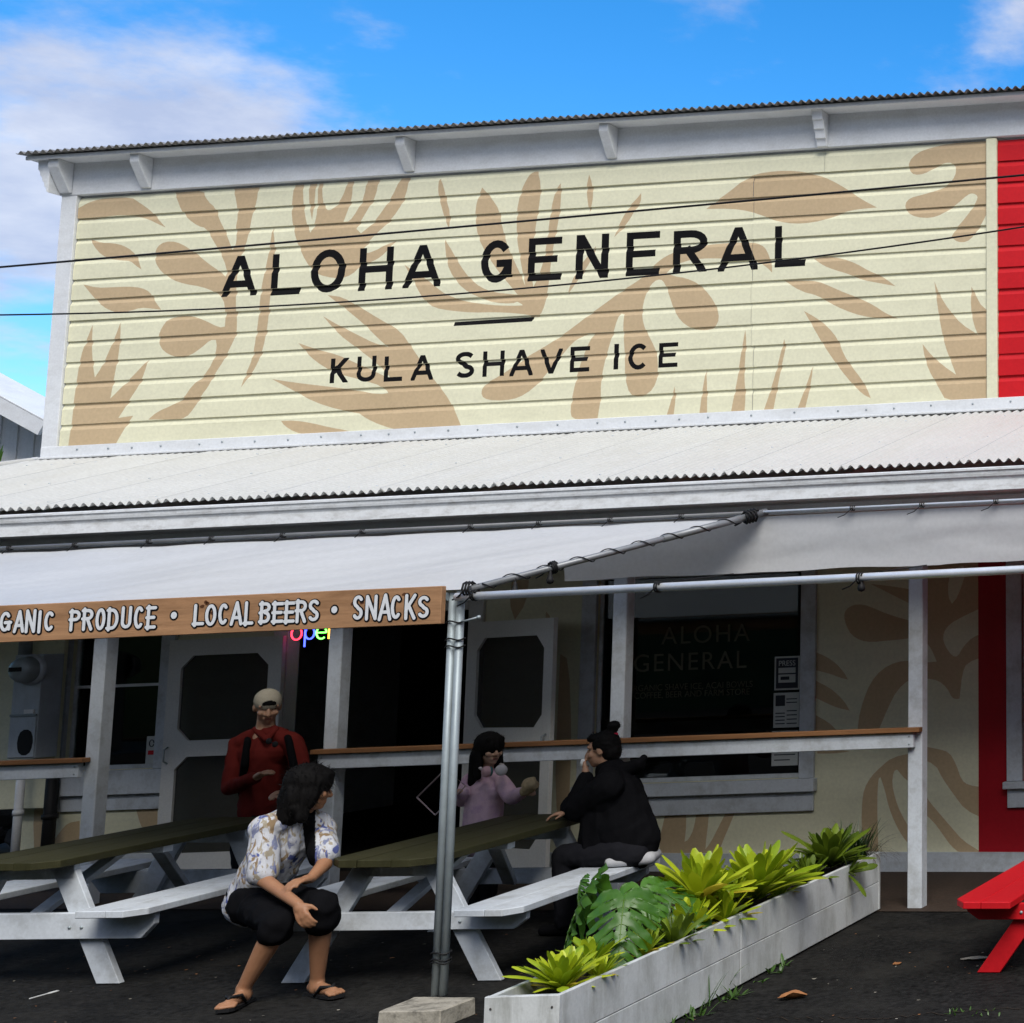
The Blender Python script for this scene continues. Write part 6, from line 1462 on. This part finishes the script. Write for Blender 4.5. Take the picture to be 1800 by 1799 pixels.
# --- girl in pink with headphones round her neck
def girl():
    Y0 = 10.62; J = lambda x, y, d=0: at(x, y, Y0+d)
    hc = J(861, 1318, -.03); nk = J(856, 1356); gx = J(852, 1440); gz = ground(gx.x, Y0)
    e = empty('person', V((gx.x, Y0, gz)), 'child with long black hair and pink top standing behind the table', 'person')
    hp, paint, HP, (r, f, u) = head(hc, (.90, -.42, -.12), .90)
    ch = J(853, 1392); be = J(850, 1440); pe = J(850, 1475)
    shR, elR, wrR = J(828, 1372), J(812, 1405, -.03), J(814, 1392, -.16)
    shL, elL, wrL = J(880, 1374), J(900, 1402, -.06), J(922, 1392, -.20)
    hipR, hipL = pe+V((-.055, 0, -.02)), pe+V((.055, 0, -.02)); anR, anL = V((hipR.x, Y0, gz+.07)), V((hipL.x, Y0, gz+.07)); knR, knL = hipR.lerp(anR, .5), hipL.lerp(anL, .5)
    body = hp+[C_(hc-u*.05, .040, nk, .042), C_(nk, .045, ch, .085), C_(ch, .085, be, .085), C_(be, .085, pe, .09), C_(shR, .034, nk, .03), C_(shL, .034, nk, .03), C_(shR, .032, elR, .027), C_(elR, .027, wrR, .019), C_(shL, .032, elL, .027), C_(elL, .027, wrL, .019), C_(hipR, .060, knR, .044), C_(knR, .044, anR, .028), C_(hipL, .060, knL, .044), C_(knL, .044, anL, .028)]
    for an in (anR, anL): body.append(C_(an+V((0, 0, -.04)), .028, an+V((.03, -.10, -.045)), .024))
    body += hand(wrL, (.9, -.35, .1), (0, -.2, -1), .72, .7, -1)+hand(wrR, (-.7, -.6, .2), (0, -.2, -1), .72, .9, 1)
    blob('body', body, .0055, [SK3, EYE, LIP], e, 4, paint=paint)
    tp = [C_(nk+V((0, 0, -.04)), .060, ch, .112), C_(ch, .112, be, .125), C_(be, .125, pe, .138), C_(shR, .052, nk, .035), C_(shL, .052, nk, .035), C_(shR, .052, elR, .050), C_(elR, .050, wrR.lerp(elR, .1), .034), C_(shL, .052, elL, .050), C_(elL, .050, wrL.lerp(elL, .12), .036), C_(ch+V((-.04, 0, 0)), .095, ch+V((.04, 0, 0)), .095)]
    blob('top', tp, .007, [PINK], e, 5, fold=.007, fscale=13, stretch=(1, 1, .6))
    blob('trousers', [C_(hipR, .075, knR, .058), C_(knR, .058, anR, .046), C_(hipL, .075, knL, .058), C_(knL, .058, anL, .046), C_(hipR, .08, hipL, .08)], .008, [JEAN], e, 4, fold=.004)
    for an in (anR, anL): blob('shoe', [C_(an+V((0, .02, -.035)), .036, an+V((.03, -.11, -.045)), .029)], .008, [PALE], e, 3)
    hr = [('e', HP(0, -.018, .038), (.092, .108, .090), (r, f, u)), ('e', HP(0, -.075, -.05), (.085, .055, .12), (r, f, u)), C_(HP(.078, -.02, .02), .026, HP(.082, .02, -.20), .022), C_(HP(-.078, -.02, .02), .026, HP(-.085, .035, -.23), .022), C_(HP(0, -.08, -.1), .06, HP(0, -.085, -.26), .045), C_(HP(.06, -.05, -.05), .05, HP(.07, -.05, -.25), .035), C_(HP(-.06, -.05, -.05), .05, HP(-.07, -.04, -.25), .035), C_(HP(-.05, .055, .085), .020, HP(.05, .055, .085), .020)]
    h_ = blob('hair', hr, .0065, [HAIR], e, 3, fold=.004, fscale=30, stretch=(1, 1, .2))
    strands('hair_strands', surf_roots(h_, 250), e, HAIR, (.008, .02), .003, 6)
    hd = empty('headphones', J(866, 1356, -.14), 'white and pink headphones worn round the child\'s neck', 'headphones')
    W_, Pk, Te = mat('white_shell', (.62, .58, .58), .35), mat('pink_shell', (.58, .36, .38), .4), mat('teal_pad', (.05, .20, .20), .6)
    for (x_, y_), m1, ax in (((855, 1357), Pk, (-.5, -.85, 0)), ((881, 1354), W_, (.35, -.9, 0))):
        c_ = J(x_, y_, -.145); lathe('ear_cup', [(0, .026), (.024, .024), (.036, .014), (.039, 0), (.036, -.014)], c_, ax, m1, hd, 18); lathe('ear_pad', [(.036, -.014), (.033, -.028), (.018, -.030), (0, -.028)], c_, ax, Te, hd, 18)
    tube('band', [J(846, 1352, -.12), J(836, 1345, -.02), J(846, 1340, .09), J(866, 1340, .10), J(884, 1345, 0), J(886, 1350, -.11)], .010, W_, hd, 8)
    fd = J(930, 1384, -.27); sn = empty('paper_wrapped_snack', fd, 'crumpled beige paper snack bag held out by the child', 'snack')
    PAP = mat('kraft_paper', (.40, .30, .17), .8, var=.15, vscale=20)
    blob('wrapper', [('e', fd+V((0, 0, .01)), (.045, .04, .05)), C_(fd+V((-.03, 0, -.03)), .03, fd+V((.035, -.01, .02)), .035), C_(fd+V((.0, 0, .03)), .03, fd+V((.025, 0, .045)), .02)], .008, [PAP], sn, 1, fold=.010, fscale=24)
    q = [(733, 1402), (784, 1352), (818, 1382), (765, 1433)]; pts = [J(x_, y_, -.26-.02*i) for i, (x_, y_) in enumerate(q)]
    bm = bmesh.new(); add_tube(bm, pts+[pts[0]], .0055, 6); tag(rebase(finish('square_loop', bm, mat('pale_pink_cord', (.55, .42, .40), .5))), 'thin pale pink four-cornered loop held out beside the child behind the poles', 'toy')
girl()

# --- person in black jacket on the far bench
def woman():
    Y0 = 10.08; J = lambda x, y, d=0: at(x, y, Y0+d)
    pe = J(1112, 1486); pe.z = ground(pe.x, Y0)+.44+.10; ch = J(1080, 1402); nk = J(1072, 1352); hc = J(1058, 1318, -.02)
    e = empty('person', V((pe.x, Y0, ground(pe.x, Y0))), 'person in black jacket with hair in a bun on the bench, seen from the side', 'person')
    hp, paint, HP, (r, f, u) = head(hc, (-.97, -.25, -.12), .96)
    gz = ground(pe.x-.4, Y0)
    shN, elN, wrN = J(1070, 1382, -.17), J(1016, 1420, -.12), J(1030, 1362, -.08)
    shF, elF, wrF = J(1072, 1380, .17), J(1010, 1418, .14), J(1000, 1428, .0)
    hpN, hpF = pe+V((-.02, -.09, 0)), pe+V((-.02, .09, 0)); knN, knF = pe+V((-.40, -.10, .0)), pe+V((-.40, .10, .0)); knN.z = knF.z = gz+.50; anN, anF = V((knN.x+.02, knN.y, gz+.09)), V((knF.x+.05, knF.y, gz+.09))
    body = hp+[C_(hc-u*.06-f*.01, .050, nk, .055), C_(nk, .06, ch, .12), C_(ch, .12, pe, .125), C_(shN, .045, nk, .04), C_(shF, .045, nk, .04), C_(shN, .045, elN, .036), C_(elN, .036, wrN, .025), C_(shF, .045, elF, .036), C_(elF, .036, wrF, .025), C_(hpN, .085, knN, .058), C_(knN, .055, anN, .036), C_(hpF, .085, knF, .058), C_(knF, .055, anF, .036)]
    for an in (anN, anF): body.append(C_(an+V((0, 0, -.05)), .034, an+V((-.14, 0, -.055)), .028))
    body += hand(wrN, J(1026, 1338, -.06)-wrN, (.6, .5, .2), .9, .7, 1)+hand(wrF, (-1, -.5, -.1), (0, 0, -1), .9, .5, 1)
    blob('body', body, .0065, [SK2, EYE, LIP], e, 4, paint=paint)
    jk = [C_(nk+V((.01, 0, -.03)), .095, ch+V((.015, 0, 0)), .165), C_(ch+V((.015, 0, 0)), .165, J(1094, 1450), .185), C_(J(1094, 1450), .180, pe+V((.0, 0, .04)), .165), C_(ch+V((0, -.08, .02)), .13, ch+V((0, .08, .02)), .13),
      C_(shN, .090, nk, .06), C_(shF, .09, nk, .06), C_(shN, .092, elN, .082), C_(elN, .082, wrN.lerp(elN, .15), .050), C_(shF, .092, elF, .08), C_(elF, .08, wrF.lerp(elF, .12), .05), C_(J(1108, 1420), .11, J(1124, 1476), .125), C_(J(1090, 1358, .02), .06, J(1122, 1345, .03), .035), C_(J(1122, 1345, .03), .03, J(1130, 1332, .03), .018),
      C_(J(1060, 1440, -.06), .13, J(1055, 1490, -.04), .13)]
    blob('jacket', jk, .008, [BLK], e, 4, fold=.013, fscale=10, stretch=(1, 1, .6))
    blob('trousers', [C_(pe+V((.03, 0, -.015)), .125, pe+V((-.05, 0, -.01)), .12), C_(pe+V((.06, -.08, -.03)), .085, hpN, .10), C_(hpN, .105, knN, .080), C_(knN, .080, anN, .062), C_(hpF, .105, knF, .08), C_(knF, .08, anF, .062)], .009, [JEAN], e, 4, fold=.005)
    blob('shirt_hem', [C_(pe+V((.15, -.06, -.06)), .042, pe+V((-.05, -.165, -.062)), .034), C_(pe+V((.15, -.06, -.06)), .042, pe+V((.10, .1, -.055)), .04)], .008, [PALE], e, 4)
    for an in (anN, anF): blob('shoe', [C_(an+V((.03, 0, -.048)), .042, an+V((-.15, 0, -.055)), .033)], .008, [BLK], e, 3)
    hr = [('e', HP(0, -.030, .035), (.086, .088, .086), (r, f, u)), ('e', HP(0, -.060, -.02), (.075, .06, .07), (r, f, u)), ('e', HP(0, .035, .085), (.065, .045, .028), (r, f, u)), C_(HP(0, -.05, .11), .022, J(1078, 1284), .026), ('e', J(1079, 1276), (.040, .036, .030))]
    h_ = blob('hair', hr, .0065, [HAIR], e, 3, fold=.006, fscale=30)
    strands('hair_strands', surf_roots(h_, 260), e, HAIR, (.01, .025), .003, 8)
    b0 = J(1078, 1290); lathe('hair_tie', [(.020, -.010), (.030, -.006), (.030, .006), (.020, .010)], b0, (.2, 0, 1), fabric('crimson_cloth', (.45, .02, .05)), e, 14)
    sn = J(1024, 1342, -.08); bm = bmesh.new(); add_lathe(bm, [(0, -.022), (.010, -.018), (.014, 0), (.017, .02), (.012, .026), (0, .028)], sn, (.25, .1, 1), 10)
    tag(rebase(finish('paper_cup', bm, M['plastic'])), 'small white cup held at the mouth of the person in black', 'cup')
woman()
